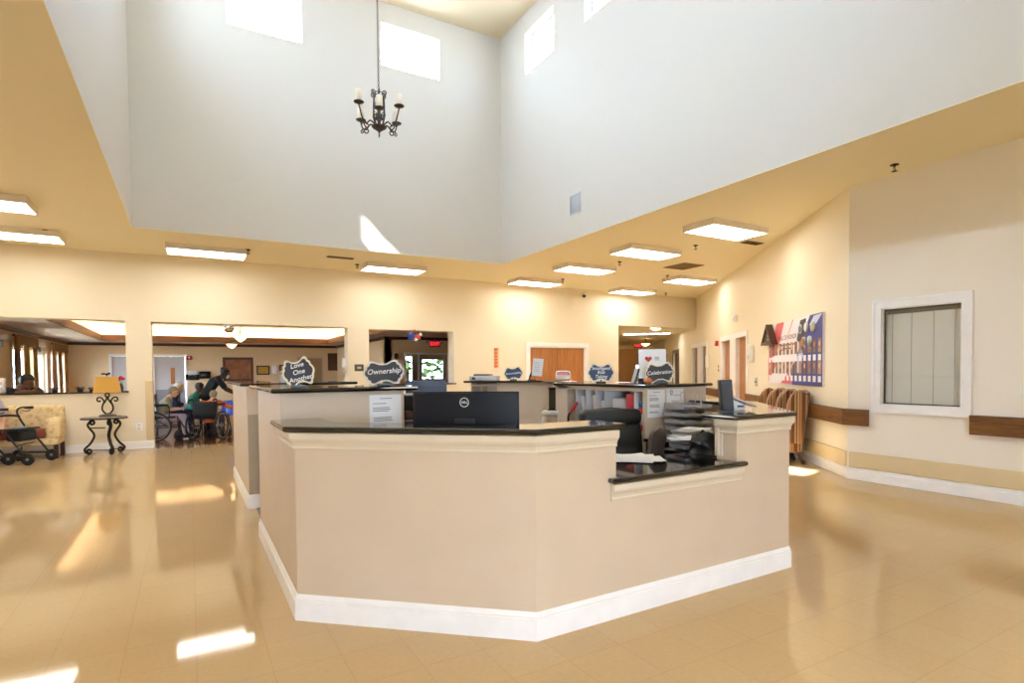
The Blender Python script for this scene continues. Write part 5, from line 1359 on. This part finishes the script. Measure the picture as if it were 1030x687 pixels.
# ------------------------------------------------------------------ dining room furnishings
def curtain(label, y0, y1, mats):
    """tab-top drape panels on a rod against the left dining wall (x = XD0)"""
    t = thing('curtain_set', label, 'curtain', (XD0,(y0+y1)/2,0))
    c = (y0+y1)/2
    mb = MB(); mb.tube([(XD0+.10,y0-.05,2.36),(XD0+.10,y1+.05,2.36)],.014,8); mb.ball((XD0+.10,y0-.07,2.36),.03,10,6); mb.ball((XD0+.10,y1+.07,2.36),.03,10,6); mb.build('rod', DKWOOD, t, world=True)
    for k,(a,b) in enumerate(((y0,y0+.42),(c-.25,c+.2),(y1-.40,y1))):
        rows = []
        for z in (.05,.6,1.2,1.55,1.9,2.34):
            sw = 1-.25*math.exp(-((z-1.1)/.5)**2); row = []
            for j in range(25):
                u = j/24; y = (a+b)/2 + (u-.5)*(b-a)*sw
                row.append((XD0+.10+.035*math.sin(u*PI*9)+.01*math.sin(z*3+u*5), y, z))
            rows.append(row)
        mb = MB(); mb.grid(rows); o = mb.build('drape', mats[k%len(mats)], t, world=True)
    mb = MB(); rows = []
    for z in (2.14,2.38): rows.append([(XD0+.15+.02*math.sin(j*1.1), y0+(y1-y0)*j/40, z+.02*math.sin(j*.8)*(1 if z<2.2 else 0)) for j in range(41)])
    mb.grid(rows); mb.build('valance', mats[1], t, world=True)
CU1, CU2 = mat('drape_gold','#9a7a44',.8), mat('drape_brown','#86663e',.8)
CU3 = mat('drape_rust','#b5865a',.8)
curtain('brown and gold drapes on the first window of the dining room', 17.8, 20.0, (CU2,CU2,CU1))
curtain('rust and brown drapes on the far window of the dining room', 22.15, 24.35, (CU3,CU2,CU3))
for y,l in ((17.0,'pale wall fitting high on the left dining wall, cut by the picture edge'),(20.75,'pale wall fitting above the glazed dining door')):
    device('wall_sconce', l, 'wall lamp', (XD0,y,2.22), math.radians(90), [('shade',PLATE,[((0,-.09,.04),(.26,.16,.14),.03)]),('bracket',GREYP,[((0,-.03,-.1),(.06,.06,.16),.01)])])
def framed(name, label, x0, x1, z0, z1, y, fm, im, fw=.05, matm=None):
    t = thing(name, label, 'picture', ((x0+x1)/2, y, (z0+z1)/2)); w, h = x1-x0, z1-z0
    mb = MB()
    for a in ((-w/2,-h/2,w/2,-h/2+fw),(-w/2,h/2-fw,w/2,h/2),(-w/2,-h/2+fw,-w/2+fw,h/2-fw),(w/2-fw,-h/2+fw,w/2,h/2-fw)): mb.box(a[0],-.04,a[1],a[2],-.002,a[3])
    mb.build('frame', fm, t)
    mb = MB(); mb.box(-w/2+fw,-.02,-h/2+fw,w/2-fw,-.004,h/2-fw); mb.build('picture', im, t); return t
framed('picture_frame','large dark-framed brown picture on the dining room back wall',1.15,2.25,1.08,2.03,YD1,DKWOOD,mat('art_brown','#8a5c3e',.6,noise=.35,nscale=4),.09)
framed('picture_frame','small black-framed golden picture on the dining room back wall',2.37,2.86,1.32,1.70,YD1,BLACKP,GOLD,.05)
framed('picture_frame','small dark frame with a pale sheet on the dining back wall, beside the tilted plaque',3.24,3.52,1.40,1.73,YD1,DKWOOD,mat('art_pale','#b7a6b0',.6),.04)
framed('picture_frame','pale framed panel on the dining back wall behind the Love One Another plaque',3.91,5.0,.95,2.06,YD1,mat('frame_pale','#c9bfae',.5),mat('panel_tan','#9b815a',.6),.06)
device('paper_dispenser','white wall dispenser on the dining back wall beside the golden picture','dispenser',(3.05,YD1,1.55),0,[('body',PLATE,[((0,-.08,0),(.2,.16,.36),.05)]),('tray',LGREY,[((0,-.1,-.26),(.16,.14,.04),.015)])])
device('notice_holder','dark wall holder with white sheet beside the white dining door','holder',(.10,YD1,1.30),0,[('holder',BLACKP,[((0,-.03,-.05),(.46,.06,.22),.01)]),('sheet',PAPER,[((0,-.05,.09),(.3,.02,.24),.004)])])
device('wall_screen','small black screen on the dining back wall','screen',(.52,YD1,1.34),0,[('casing',BLACKP,[((0,-.05,0),(.40,.06,.28),.01)]),('display',SCREEN,[((0,-.083,0),(.36,.006,.24),.002)])])
device('fire_alarm','red fire alarm on the dining back wall right of the white door','alarm',(.0,YD1,2.0),0,[('body',RED,[((0,-.035,0),(.16,.07,.14),.01)]),('strobe',PLATE,[((0,-.075,.02),(.06,.02,.04),.006)])])
device('wall_sconce','small dark sconce on the vestibule wall left of its glass door','wall lamp',(5.92,18.0,1.92),0,[('shade',DKWOOD,[((0,-.05,.0),(.14,.09,.16),.03)]),('bracket',BRONZE,[((0,-.015,-.08),(.05,.03,.1),.01)])])
framed('picture_frame','dark brown framed picture on the side wall beyond the small window opening',3.9,4.35,1.4,2.15,YD1,DKWOOD,mat('art_umber','#5a3c28',.6),.06)
bpy.data.objects[[o.name for o in C.objects if o.get('label','').startswith('dark brown framed picture')][0]].location = (5.42,YD1-.0,1.85)
# dining table with blue cloth
t = thing('dining_table', 'dining table with a royal blue cloth beyond the wide opening', 'table', (1.22,14.35,0))
mb = MB(); mb.lathe([(.55,.72),(.56,.735),(.55,.75),(.1,.751)],(0,0,0),36); mb.build('table_top', DKWOOD, t)
mb = MB(); mb.tube([(0,0,.05),(0,0,.72)],.05,12)
for k in range(4): a = PI/4+PI/2*k; mb.tube([(0,0,.1),(.36*math.cos(a),.36*math.sin(a),.02)],.025,8)
mb.build('pedestal', DKWOOD, t)
mb = MB(); rows = []
for r,z in ((.05,.757),(.5,.757),(.565,.75),(.585,.62),(.60,.45)): rows.append([((r+.02*math.sin(9*a)*(1 if z<.7 else 0))*math.cos(a),(r+.02*math.sin(9*a)*(1 if z<.7 else 0))*math.sin(a),z) for a in [2*PI*i/72 for i in range(72)]])
mb.grid(rows, closed=True); mb.f.append(list(range(len(mb.v)-360,len(mb.v)-288))); mb.m.append(0); mb.sm.append(False)
tag(mb.build('tablecloth', BLUE), 'royal blue cloth on the dining table', 'tablecloth').location = (1.22,14.35,0)
for i,(x,y,m,l) in enumerate(((.86,14.1,ORANGE,'orange tumbler on the blue tablecloth nearest the wheelchair'),(1.05,14.0,PLATE,'white cup on the blue tablecloth'),(.95,14.45,RED,'red tumbler on the blue tablecloth'))):
    mb = MB(); mb.lathe([(.03,0),(.038,.11),(.034,.11),(.028,.01)],(x,y,.758),16); tag(mb.build('tumbler' if m is not PLATE else 'cup', m), l, 'cup')
# greenery outside the vestibule window
for i,(x,y,z,r) in enumerate(((11.2,32,2.2,3.0),(17.8,36,2.6,3.2),(-14,20,3,3.2))):
    t = thing('tree', ['leafy tree outside the vestibule window','second leafy tree outside the vestibule window','leafy tree outside the left dining windows'][i], 'tree', (x,y,-.12))
    mb = MB(); mb.tube([(0,0,0),(.05,0,z)],[.16,.1],10); mb.build('trunk', DKWOOD, t)
    mb = MB(); rnd = random.Random(i)
    for k in range(500):
        d = Vector((rnd.gauss(0,1),rnd.gauss(0,1),rnd.gauss(0,.8))).normalized()*r*rnd.uniform(.55,1); c = Vector((0,0,z+.6))+d
        q = Matrix.Rotation(rnd.uniform(0,6),3,'Z') @ Matrix.Rotation(rnd.uniform(0,3),3,'X'); s_ = .28
        mb.add([c+q @ Vector(p)*s_ for p in ((-1,0,0),(0,-.5,.1),(1,0,0),(0,.5,.1))],[(0,1,2,3)])
    mb.build('foliage', GREEN, t)
# ------------------------------------------------------------------ people and wheelchairs
def remeshed(mb, name, m, parent, voxel=.009, smooth=4):
    me = mb.mesh(name + '_raw', m)
    o = bpy.data.objects.new(name + '_raw', me); C.objects.link(o)
    md = o.modifiers.new('r', 'REMESH'); md.mode = 'VOXEL'; md.voxel_size = voxel; md.use_smooth_shade = True
    if smooth: s = o.modifiers.new('s', 'SMOOTH'); s.iterations = smooth; s.factor = .5
    dg = bpy.context.evaluated_depsgraph_get()
    n = bpy.data.meshes.new_from_object(o.evaluated_get(dg)); n.name = name
    bpy.data.objects.remove(o); bpy.data.meshes.remove(me)
    n.materials.clear(); n.materials.append(m)
    for p in n.polygons: p.use_smooth = True
    r = bpy.data.objects.new(name, n); C.objects.link(r); r.parent = parent; return r
def limb(mb, pts, rad):
    P = [Vector(p) for p in pts]
    for a, b, ra, rb in zip(P, P[1:], rad, rad[1:]):
        L = (b-a).length; k = max(2, int(L/.04))
        for i in range(k): pass
        mb.tube([a+(b-a)*i/k for i in range(k+1)], [ra+(rb-ra)*i/k for i in range(k+1)], 14)
    for p, r in zip(P, rad): mb.ball(p, r, 14, 9)
def torso(mb, secs):
    """secs: (center, half width, half depth, tilt) ellipses along the spine"""
    rows = []
    for c, a, b, u, f in secs:
        c = Vector(c); rows.append([c + u*(a*math.cos(2*PI*j/24)) + f*(b*math.sin(2*PI*j/24)) for j in range(24)])
    mb.grid(rows, closed=True)
    n = len(mb.v); mb.f.append([n-24+j for j in range(24)]); mb.m.append(0); mb.sm.append(True)
    mb.f.append([n-24*len(rows)+j for j in range(24)][::-1]); mb.m.append(0); mb.sm.append(True)
def hand(mb, w, d, palm_n, side, s=1.0, curl=.5):
    """palm plus five separate bent fingers; w wrist, d pointing direction, palm_n the palm normal"""
    d = Vector(d).normalized(); pn = Vector(palm_n); pn = (pn - d*pn.dot(d)).normalized(); lat = d.cross(pn)*side
    M = Matrix((lat, d, pn)).transposed().to_4x4()
    mb.ball(Vector(w)+d*.045*s, (.040*s,.052*s,.018*s), 14, 8, 0, M)
    for k,(o,L) in enumerate(((-.030,.062),(-.010,.074),(.011,.070),(.030,.055))):
        b = Vector(w)+d*.088*s+lat*o*s; d1 = (d+pn*curl*.5).normalized(); d2 = (d+pn*curl*1.4).normalized(); d3 = (d*.4+pn*curl*1.8).normalized()
        p1 = b+d1*L*.45*s; p2 = p1+d2*L*.32*s; p3 = p2+d3*L*.25*s
        mb.tube([b-d*.02*s,p1,p2,p3],[.0095*s,.0088*s,.008*s,.0065*s],8); mb.ball(p3,.0066*s,8,5)
    b = Vector(w)+d*.03*s-lat*.030*s; q1 = b+(d*.6-lat*.9+pn*.3).normalized()*.035*s; q2 = q1+(d*.9-lat*.3+pn*.5).normalized()*.03*s
    mb.tube([b,q1,q2],[.014*s,.011*s,.0085*s],8); mb.ball(q2,.0086*s,8,5)

def person(label, loc, rz, J, skin, top, legs, hair, hair_style='short', sleeves='long', shoe=None, mask=False, s=1.0, shorts=False):
    """J: joint positions in local metres, facing -Y, ground z = 0"""
    t = thing('person', label, 'person', loc, rz)
    V = {k: Vector(v)*s for k, v in J.items()}
    X = Vector((1,0,0))
    pel, ch, nk, hd = V['pelvis'], V['chest'], V['neck'], V['head']
    look = Vector(J.get('look',(0,-1,-.1))).normalized()
    spine = (ch-pel).normalized(); sl = V['sh_r']-V['sh_l']; ux = Vector((-sl.x,-sl.y,-sl.z)).normalized()
    if ux.x < 0: ux = -ux
    f0 = spine.cross(ux).normalized(); fp = Vector((0,1,0))
    def secs(g):
        mid = pel.lerp(ch,.5)
        return [(pel-spine*.10*s,.10*s+g,.09*s+g,X,fp),(pel-spine*.02*s,.165*s+g,.115*s+g,X,fp),(pel+spine*.08*s,.155*s+g,.115*s+g,X,f0),(mid,.14*s+g,.105*s+g,ux,f0),
                (ch,.165*s+g,.115*s+g,ux,f0),(ch+(nk-ch)*.45,.175*s+g,.105*s+g,ux,f0),(ch+(nk-ch)*.75,.12*s+g,.08*s+g,ux,f0),(nk,.06*s+g*.5,.06*s+g*.5,ux,f0)]
    mb = MB(); torso(mb, secs(0))
    limb(mb, [ch+(nk-ch)*.6, nk, hd-look*.01*s-Vector((0,0,.05*s))],[.058*s,.056*s,.054*s])
    for q, sd in (('r',-1),('l',1)):
        S_, E_, W_, Hp, K, An, To = (V[k+'_'+q] for k in ('sh','el','wr','hip','kn','an','to'))
        limb(mb,[S_,E_,W_],[.055*s,.041*s,.029*s]); hand(mb, W_, (W_-E_), Vector((0,-.2,-1)), sd, s, .6)
        limb(mb,[Hp,K,An],[.085*s,.058*s,.040*s]); limb(mb,[An-Vector((0,0,.03*s)),To],[.042*s,.034*s])
    # head: skull, jaw, nose, ears, brow
    up = (Vector((0,0,1))-look*look.z).normalized(); lt = up.cross(look)*-1
    Mh = Matrix((lt, -look, up)).transposed().to_4x4()
    P = lambda x,y,z: hd + lt*(x*s) + look*(y*s) + up*(z*s)
    mb.ball(P(0,-.008,.02),(.076*s,.094*s,.098*s),20,14,0,Mh); mb.ball(P(0,.022,-.052),(.056*s,.062*s,.066*s),16,10,0,Mh); mb.ball(P(0,.068,-.095),(.026*s,.02*s,.02*s),12,8,0,Mh)
    mb.tube([P(0,.084,.018),P(0,.102,-.018),P(0,.108,-.032)],[.011*s,.015*s,.016*s],10); mb.ball(P(0,.104,-.034),.016*s,10,7)
    for e in (-1,1):
        mb.ball(P(e*.078,-.005,-.008),(.012*s,.022*s,.032*s),10,8,0,Mh); mb.ball(P(e*.03,.072,.032),(.026*s,.014*s,.010*s),10,6,0,Mh)
    mb.ball(P(0,.086,-.066),(.025*s,.012*s,.008*s),10,6,0,Mh)
    body = remeshed(mb, 'body', skin, t, .0075, 3)
    mb = MB()
    for e in (-1,1): mb.ball(P(e*.031,.0835,.010),(.012*s,.007*s,.007*s),10,6,0,Mh)
    mb.build('eyes', mat('eye_dark','#2a2422',.3) if 'eye_dark' not in bpy.data.materials else bpy.data.materials['eye_dark'], t)
    # clothes
    mb = MB(); g = .014*s; torso(mb, secs(g)[:7])
    for q in 'rl':
        S_, E_, W_ = V['sh_'+q], V['el_'+q], V['wr_'+q]
        if sleeves == 'long': limb(mb,[S_,E_,E_.lerp(W_,.9)],[.070*s,.056*s,.042*s])
        else: limb(mb,[S_,S_.lerp(E_,.75)],[.070*s,.062*s])
    remeshed(mb, 'top', top, t, .010, 4)
    mb = MB(); torso(mb, secs(.012*s)[:3])
    for q in 'rl':
        Hp, K, An = V['hip_'+q], V['kn_'+q], V['an_'+q]
        if shorts: limb(mb,[Hp,Hp.lerp(K,.8)],[.103*s,.088*s])
        else: limb(mb,[Hp,K,K.lerp(An,.92)],[.102*s,.075*s,.058*s])
    remeshed(mb, 'trousers' if not shorts else 'shorts', legs, t, .010, 4)
    for q in 'rl':
        An, To = V['an_'+q], V['to_'+q]; mb = MB(); limb(mb,[An-Vector((0,0,.035*s)),To],[.050*s,.044*s]); lo_ = min((An.z, To.z))
        for v in mb.v: v.z = max(v.z, min(To.z-.04*s, An.z-.085*s))
        mb.build('shoe', shoe or RUBBER, t)
    mb = MB()
    hb = MB(); hb.ball(P(0,-.016,.030),(.086*s,.100*s,.102*s),22,16,0,Mh)
    # cut away the face side of the hair cap
    keep = MB(); idx = {}
    fs = []
    for f in hb.f:
        c = sum((hb.v[i] for i in f), Vector())/len(f) - hd
        y, z = c.dot(look)/s, c.dot(up)/s
        if z > .055 + (y-.03)*.55 or y < -.012 - max(0,(-.01-z))*.0 and z > (-.075 if hair_style != 'long' else -.12): fs.append(f)
    hb.f = fs; hb.m = [0]*len(fs); hb.sm = [True]*len(fs)
    ho = hb.build('hair', hair, t)
    sm = ho.modifiers.new('thick','SOLIDIFY'); sm.thickness = .016*s; sm.offset = .2
    tx = bpy.data.textures.new('hair_clumps','CLOUDS'); tx.noise_scale = .035
    sb = ho.modifiers.new('sub','SUBSURF'); sb.levels = sb.render_levels = 1
    dp = ho.modifiers.new('clumps','DISPLACE'); dp.texture = tx; dp.strength = .02*s; dp.mid_level = .4
    if hair_style == 'bun':
        mb.ball(P(0,-.10,.075),(.05*s,.045*s,.045*s),14,9,0,Mh); mb.build('hair_bun', hair, t)
    if hair_style == 'tail':
        mb.tube(bez([P(0,-.09,.06),P(0,-.15,.03),P(.02,-.16,-.06),P(.03,-.13,-.14)],6), [.03*s]*6+[.036*s]*6+[.022*s]*6+[.008*s], 10); mb.build('ponytail', hair, t)
    if mask:
        mb = MB(); rows = []
        for z in (-.10,-.075,-.045,-.012):
            rows.append([P(.068*math.sin(a), .035+.078*math.cos(a)-(.012 if z<-.09 else 0), z) for a in [-1.25+2.5*j/10 for j in range(11)]])
        mb.grid(rows); mb.build('face_mask', PAPER, t)
    return t
SIT = dict(pelvis=(0,.02,.56),chest=(0,.0,.92),neck=(0,-.02,1.10),head=(0,-.06,1.25),sh_r=(-.18,0,1.03),sh_l=(.18,0,1.03),el_r=(-.24,-.06,.77),el_l=(.24,-.06,.77),wr_r=(-.20,-.30,.74),wr_l=(.20,-.30,.74),
  hip_r=(-.09,0,.54),hip_l=(.09,0,.54),kn_r=(-.11,-.43,.54),kn_l=(.11,-.43,.54),an_r=(-.11,-.46,.12),an_l=(.11,-.46,.12),to_r=(-.11,-.62,.07),to_l=(.11,-.62,.07))
def pose(base=SIT, **k): d = dict(base); d.update(k); return d
HUNCH = pose(chest=(0,-.06,.89),neck=(0,-.14,1.04),head=(0,-.23,1.15),sh_r=(-.18,-.10,.98),sh_l=(.18,-.10,.98),el_r=(-.23,-.16,.74),el_l=(.23,-.16,.74),look=(0,-1,-.35))
GREYH = mat('hair_grey','#9c8c72',.8,noise=.15,nscale=60); BLKH = mat('hair_black','#17130f',.5); WHTH = mat('hair_white','#d2c6ae',.8)
C_SAGE = mat('cloth_sage','#8a8670',.85,noise=.25,nscale=14); C_LILAC = mat('cloth_lilac','#b6a3b4',.85,noise=.2,nscale=12); C_NAVY = mat('cloth_navy','#1f2742',.85); C_TEAL = mat('cloth_teal','#3f9a86',.85); C_BLACK = mat('cloth_black','#141416',.8); C_ORG = mat('cloth_orange','#c8663a',.85); C_GREY = mat('cloth_grey','#3b3a3c',.85); C_DKBR = mat('cloth_darkbrown','#3a2c24',.85)

def wheelchair(label, loc, rz, first=[None]):
    if first[0]: return dup(first[0], loc, rz, label)
    t = thing('wheelchair', label, 'wheelchair', loc, rz, 'wheelchairs beyond the wide dining opening')
    R = Matrix.Rotation(PI/2,4,'Y')
    for s in (-1,1):
        x = s*.29; c = Vector((x,.12,.30))
        mb = MB(); mb.tube([c+Vector((0,.285*math.cos(a),.285*math.sin(a))) for a in [2*PI*i/40 for i in range(40)]], .017, 8, closed=True); wl = mb.build('wheel', RUBBER, t)
        mb = MB()
        for i in range(12):
            a = 2*PI*i/12; mb.tube([c, c+Vector((0,.275*math.cos(a),.275*math.sin(a)))], .0035, 5)
        mb.lathe([(.01,-.03),(.03,-.025),(.03,.025),(.01,.03)],(0,0,0),14,0,R); mb.v[-56:] = [v+c for v in mb.v[-56:]]; mb.build('spokes', STEEL, wl)
        c2 = c+Vector((s*.035,0,0)); mb = MB(); mb.tube([c2+Vector((0,.255*math.cos(a),.255*math.sin(a))) for a in [2*PI*i/40 for i in range(40)]], .009, 7, closed=True); mb.build('hand_rim', STEEL, wl)
        mb = MB(); cc = Vector((x*.85,-.30,.095)); mb.tube([cc+Vector((0,.075*math.cos(a),.075*math.sin(a))) for a in [2*PI*i/20 for i in range(20)]], .018, 7, closed=True); mb.lathe([(.01,-.012),(.07,-.008),(.07,.008),(.01,.012)],cc,16,0,R); mb.build('caster', RUBBER, t)
        mb = MB(); xx = s*.24
        mb.tube(bez([(xx,.30,.84),(xx,.22,.85),(xx,.20,.78),(xx,.20,.30)],6), .013, 8); mb.tube([(xx,.20,.50),(xx,-.28,.50),(xx,-.30,.18)],.013,8); mb.tube([(xx,.20,.28),(xx,-.28,.28)],.012,8)
        mb.tube(bez([(xx,.20,.72),(xx,-.08,.73),(xx,-.14,.68),(xx,-.14,.50)],6),.012,8); mb.tube([(xx,-.28,.5),(xx*.9,-.46,.16)],.012,8); fr_ = mb.build('side_frame', BLACKP, t)
        mb = MB(); mb.rbox((xx,.02,.745),(.055,.30,.03),.012); mb.build('arm_pad', RUBBER, fr_)
        mb = MB(); mb.tube([(xx,.34,.84),(xx,.24,.85)],.018,8); mb.build('push_grip', RUBBER, fr_)
        mb = MB(); mb.rbox((xx*.62,-.50,.12),(.15,.13,.014),.005); mb.build('footrest', BLACKP, t)
    mb = MB(); mb.rbox((0,-.03,.485),(.46,.44,.04),.015); mb.build('seat', C_BLACK, t)
    mb = MB(); rows = []
    for z in (.44,.56,.70,.80): rows.append([(.235*u, .20+.045*(1-u*u), z) for u in [-1+2*j/10 for j in range(11)]])
    mb.grid(rows); b = mb.build('backrest', C_BLACK, t); so = b.modifiers.new('t','SOLIDIFY'); so.thickness = .015
    mb = MB(); mb.tube([(-.24,-.1,.28),(.24,.15,.48)],.011,8); mb.tube([(.24,-.1,.28),(-.24,.15,.48)],.011,8); mb.build('cross_brace', BLACKP, t)
    first[0] = t; return t
E_ = math.radians(90)   # facing +X
wheelchair('wheelchair holding the person in a sage top at the left of the dining opening', (-.52,13.75,0), E_)
person('grey-haired person in a sage top and lilac trousers sitting sideways in a wheelchair', (-.50,13.75,0), E_, HUNCH, SKIN['fair'], C_SAGE, C_LILAC, GREYH, 'short', 'short', s=.87)
wheelchair('black wheelchair seen from behind under the person in orange', (.36,13.42,0), math.radians(152))
person('grey-haired person in an orange top seen from behind in a wheelchair', (.36,13.47,-.03), math.radians(156), pose(HUNCH, sh_r=(-.2,-.08,.97), sh_l=(.2,-.08,.97), el_r=(-.40,-.14,.86), el_l=(.34,-.12,.82), wr_r=(-.50,-.34,.82), wr_l=(.36,-.36,.78)), SKIN['fair'], C_ORG, C_GREY, GREYH, 'short', 'long', s=.82)
person('white-haired person in navy sitting beyond the person in the sage top', (-.42,14.75,0), E_, HUNCH, SKIN['fair'], C_NAVY, C_NAVY, WHTH, 'short', 'long', s=.93)
person('dark-haired person in a teal top seated facing the table', (.02,15.2,0), E_, pose(HUNCH, head=(0,-.20,1.17)), SKIN['brown'], C_TEAL, C_GREY, BLKH, 'short', 'long', s=.90)
STAND = dict(pelvis=(0,.08,.93),chest=(0,-.12,1.24),neck=(0,-.27,1.37),head=(0,-.37,1.46),sh_r=(-.18,-.20,1.33),sh_l=(.18,-.20,1.33),el_r=(-.23,-.36,1.06),el_l=(.23,-.40,1.08),wr_r=(-.17,-.58,.94),wr_l=(.17,-.62,.96),
  hip_r=(-.09,.07,.90),hip_l=(.09,.07,.90),kn_r=(-.10,.02,.49),kn_l=(.11,-.02,.49),an_r=(-.10,.08,.09),an_l=(.11,.03,.09),to_r=(-.11,-.10,.045),to_l=(.12,-.14,.045),look=(0,-1,-.45))
person('masked person in black with dark tied hair bending over the dining table', (.38,14.85,0), E_, STAND, SKIN['dark'], C_BLACK, C_BLACK, BLKH, 'bun', 'short', mask=True, s=.95)
person('dark-haired person in dark clothes resting head on hand behind the serving sill', (-2.78,13.20,-.08), math.radians(75), pose(kn_r=(-.11,-.30,.54),kn_l=(.11,-.30,.54),an_r=(-.11,-.24,.14),an_l=(.11,-.24,.14),to_r=(-.11,-.38,.10),to_l=(.11,-.38,.10),chest=(0,-.05,1.0),neck=(0,-.12,1.16),head=(.02,-.22,1.26),sh_r=(-.2,-.06,1.12),sh_l=(.2,-.06,1.12),el_r=(-.30,-.24,1.09),el_l=(.26,-.30,1.10),wr_r=(-.05,-.36,1.10),wr_l=(.10,-.34,1.14),look=(.2,-1,-.5)), SKIN['brown'], C_BLACK, C_GREY, BLKH, 'short', 'short', s=1.06)
person('person with bare forearm and knees on the settee, cut by the left picture edge', (-2.86,11.86,0), math.radians(10), pose(HUNCH, el_l=(.27,-.10,.72), wr_l=(.25,-.34,.60), kn_l=(.16,-.45,.50), an_l=(.18,-.50,.11)), SKIN['fair'], C_LILAC, C_GREY, GREYH, 'short', 'short', s=.98, shorts=True)
for loc,l,r in (((-.42,14.75),'wooden dining chair under the person in navy',E_),((.02,15.2),'wooden dining chair under the person in teal',E_),((-2.78,13.20),'wooden chair behind the serving sill',math.radians(75))):
    t = thing('dining_chair', l, 'chair', (*loc,0), r)
    mb = MB(); mb.rbox((0,-.02,.43),(.44,.44,.05),.02); mb.build('seat', DKWOOD, t)
    mb = MB(); mb.rbox((0,.235,.82),(.42,.03,.22),.012); mb.rbox((0,.225,.6),(.42,.02,.05),.008); mb.build('backrest', DKWOOD, t)
    for sx in (-1,1):
        mb = MB(); mb.tube([(sx*.19,-.20,.42),(sx*.20,-.21,0)],.02,8); mb.build('leg', DKWOOD, t)
        mb = MB(); mb.tube([(sx*.19,.25,.93),(sx*.19,.21,.42),(sx*.20,.24,0)],.02,8); mb.build('leg', DKWOOD, t)
# far figure in the corridor
person('distant person in dark clothes standing far down the corridor', tuple(dw(24,0,2.15)), DROT-PI/2, dict(pelvis=(0,0,.93),chest=(0,0,1.25),neck=(0,-.01,1.45),head=(0,-.03,1.60),sh_r=(-.19,0,1.39),sh_l=(.19,0,1.39),el_r=(-.24,.02,1.10),el_l=(.24,.02,1.10),wr_r=(-.22,-.10,.86),wr_l=(.22,-.10,.86),hip_r=(-.09,0,.9),hip_l=(.09,0,.9),kn_r=(-.1,-.01,.49),kn_l=(.1,-.01,.49),an_r=(-.1,.03,.09),an_l=(.1,.03,.09),to_r=(-.11,-.14,.045),to_l=(.11,-.14,.045)), SKIN['brown'], C_NAVY, C_NAVY, BLKH)
# ------------------------------------------------------------------ light and camera
sc = bpy.context.scene
w = bpy.data.worlds.new('sky'); sc.world = w; w.use_nodes = True
nt = w.node_tree; bg = nt.nodes['Background']; bg.inputs['Color'].default_value = (.75,.85,1,1)
SUND = Vector((3.42,.945,-3.22))
tc = nt.nodes.new('ShaderNodeTexCoord'); dp = nt.nodes.new('ShaderNodeVectorMath'); dp.operation = 'DOT_PRODUCT'; dp.inputs[1].default_value = -SUND.normalized()
nt.links.new(tc.outputs['Generated'], dp.inputs[0])
mx = nt.nodes.new('ShaderNodeMath'); mx.operation = 'MAXIMUM'; mx.inputs[1].default_value = 0; nt.links.new(dp.outputs['Value'], mx.inputs[0])
pw_ = nt.nodes.new('ShaderNodeMath'); pw_.operation = 'POWER'; pw_.inputs[1].default_value = 2; nt.links.new(mx.outputs[0], pw_.inputs[0])
st_ = nt.nodes.new('ShaderNodeMath'); st_.operation = 'MULTIPLY_ADD'; st_.inputs[1].default_value = 30; st_.inputs[2].default_value = 19; nt.links.new(pw_.outputs[0], st_.inputs[0])
nt.links.new(st_.outputs[0], bg.inputs['Strength'])
sun = bpy.data.lights.new('sun','SUN'); sun.energy = 40; sun.angle = math.radians(.6); sun.color = (1,.95,.86)
so = bpy.data.objects.new('sun', sun); C.objects.link(so)
so.rotation_euler = SUND.to_track_quat('-Z','Y').to_euler(); so.location = (-20,0,30)
def estr(m, s): m.node_tree.nodes['Principled BSDF'].inputs['Emission Strength'].default_value = s
estr(DIFF, 9); DIFF.node_tree.nodes['Principled BSDF'].inputs['Emission Color'].default_value = (1,.98,.915,1)
estr(COVE, 60); estr(BOWLG, 3)

cam = bpy.data.cameras.new('camera'); co = bpy.data.objects.new('camera', cam); C.objects.link(co)
f, cy, pitch, roll, yaw, ch = 564.226, 389.686, -.02848, -.00922, .52144, 1.3673
cam.sensor_fit = 'HORIZONTAL'; cam.sensor_width = 36; cam.lens = f*36/1030; cam.shift_y = (cy-343.5)/1030
c, s = math.cos(yaw), math.sin(yaw); R0 = Vector((c,-s,0)); F0 = Vector((s,c,0)); Zv = Vector((0,0,1))
Fw = F0*math.cos(pitch)+Zv*math.sin(pitch); U = -F0*math.sin(pitch)+Zv*math.cos(pitch)
R1 = R0*math.cos(roll)+U*math.sin(roll); U1 = -R0*math.sin(roll)+U*math.cos(roll)
co.matrix_world = Matrix((R1, U1, -Fw)).transposed().to_4x4(); co.matrix_world.translation = (0,0,ch)
m4 = Matrix((R1, U1, -Fw)).transposed().to_4x4(); m4.translation = (0,0,ch); co.matrix_world = m4
cam.clip_start = .05; cam.clip_end = 300
sc.camera = co
sc.view_settings.view_transform = 'Standard'; sc.view_settings.look = 'None'; sc.view_settings.exposure = .36; sc.view_settings.gamma = 1; sc.view_settings.use_curve_mapping = False
sc.cycles.use_denoising = True; sc.cycles.max_bounces = 10; sc.cycles.diffuse_bounces = 6; sc.cycles.glossy_bounces = 4; sc.cycles.transparent_max_bounces = 12
sc.cycles.sample_clamp_indirect = 6; sc.cycles.caustics_reflective = False; sc.cycles.caustics_refractive = False
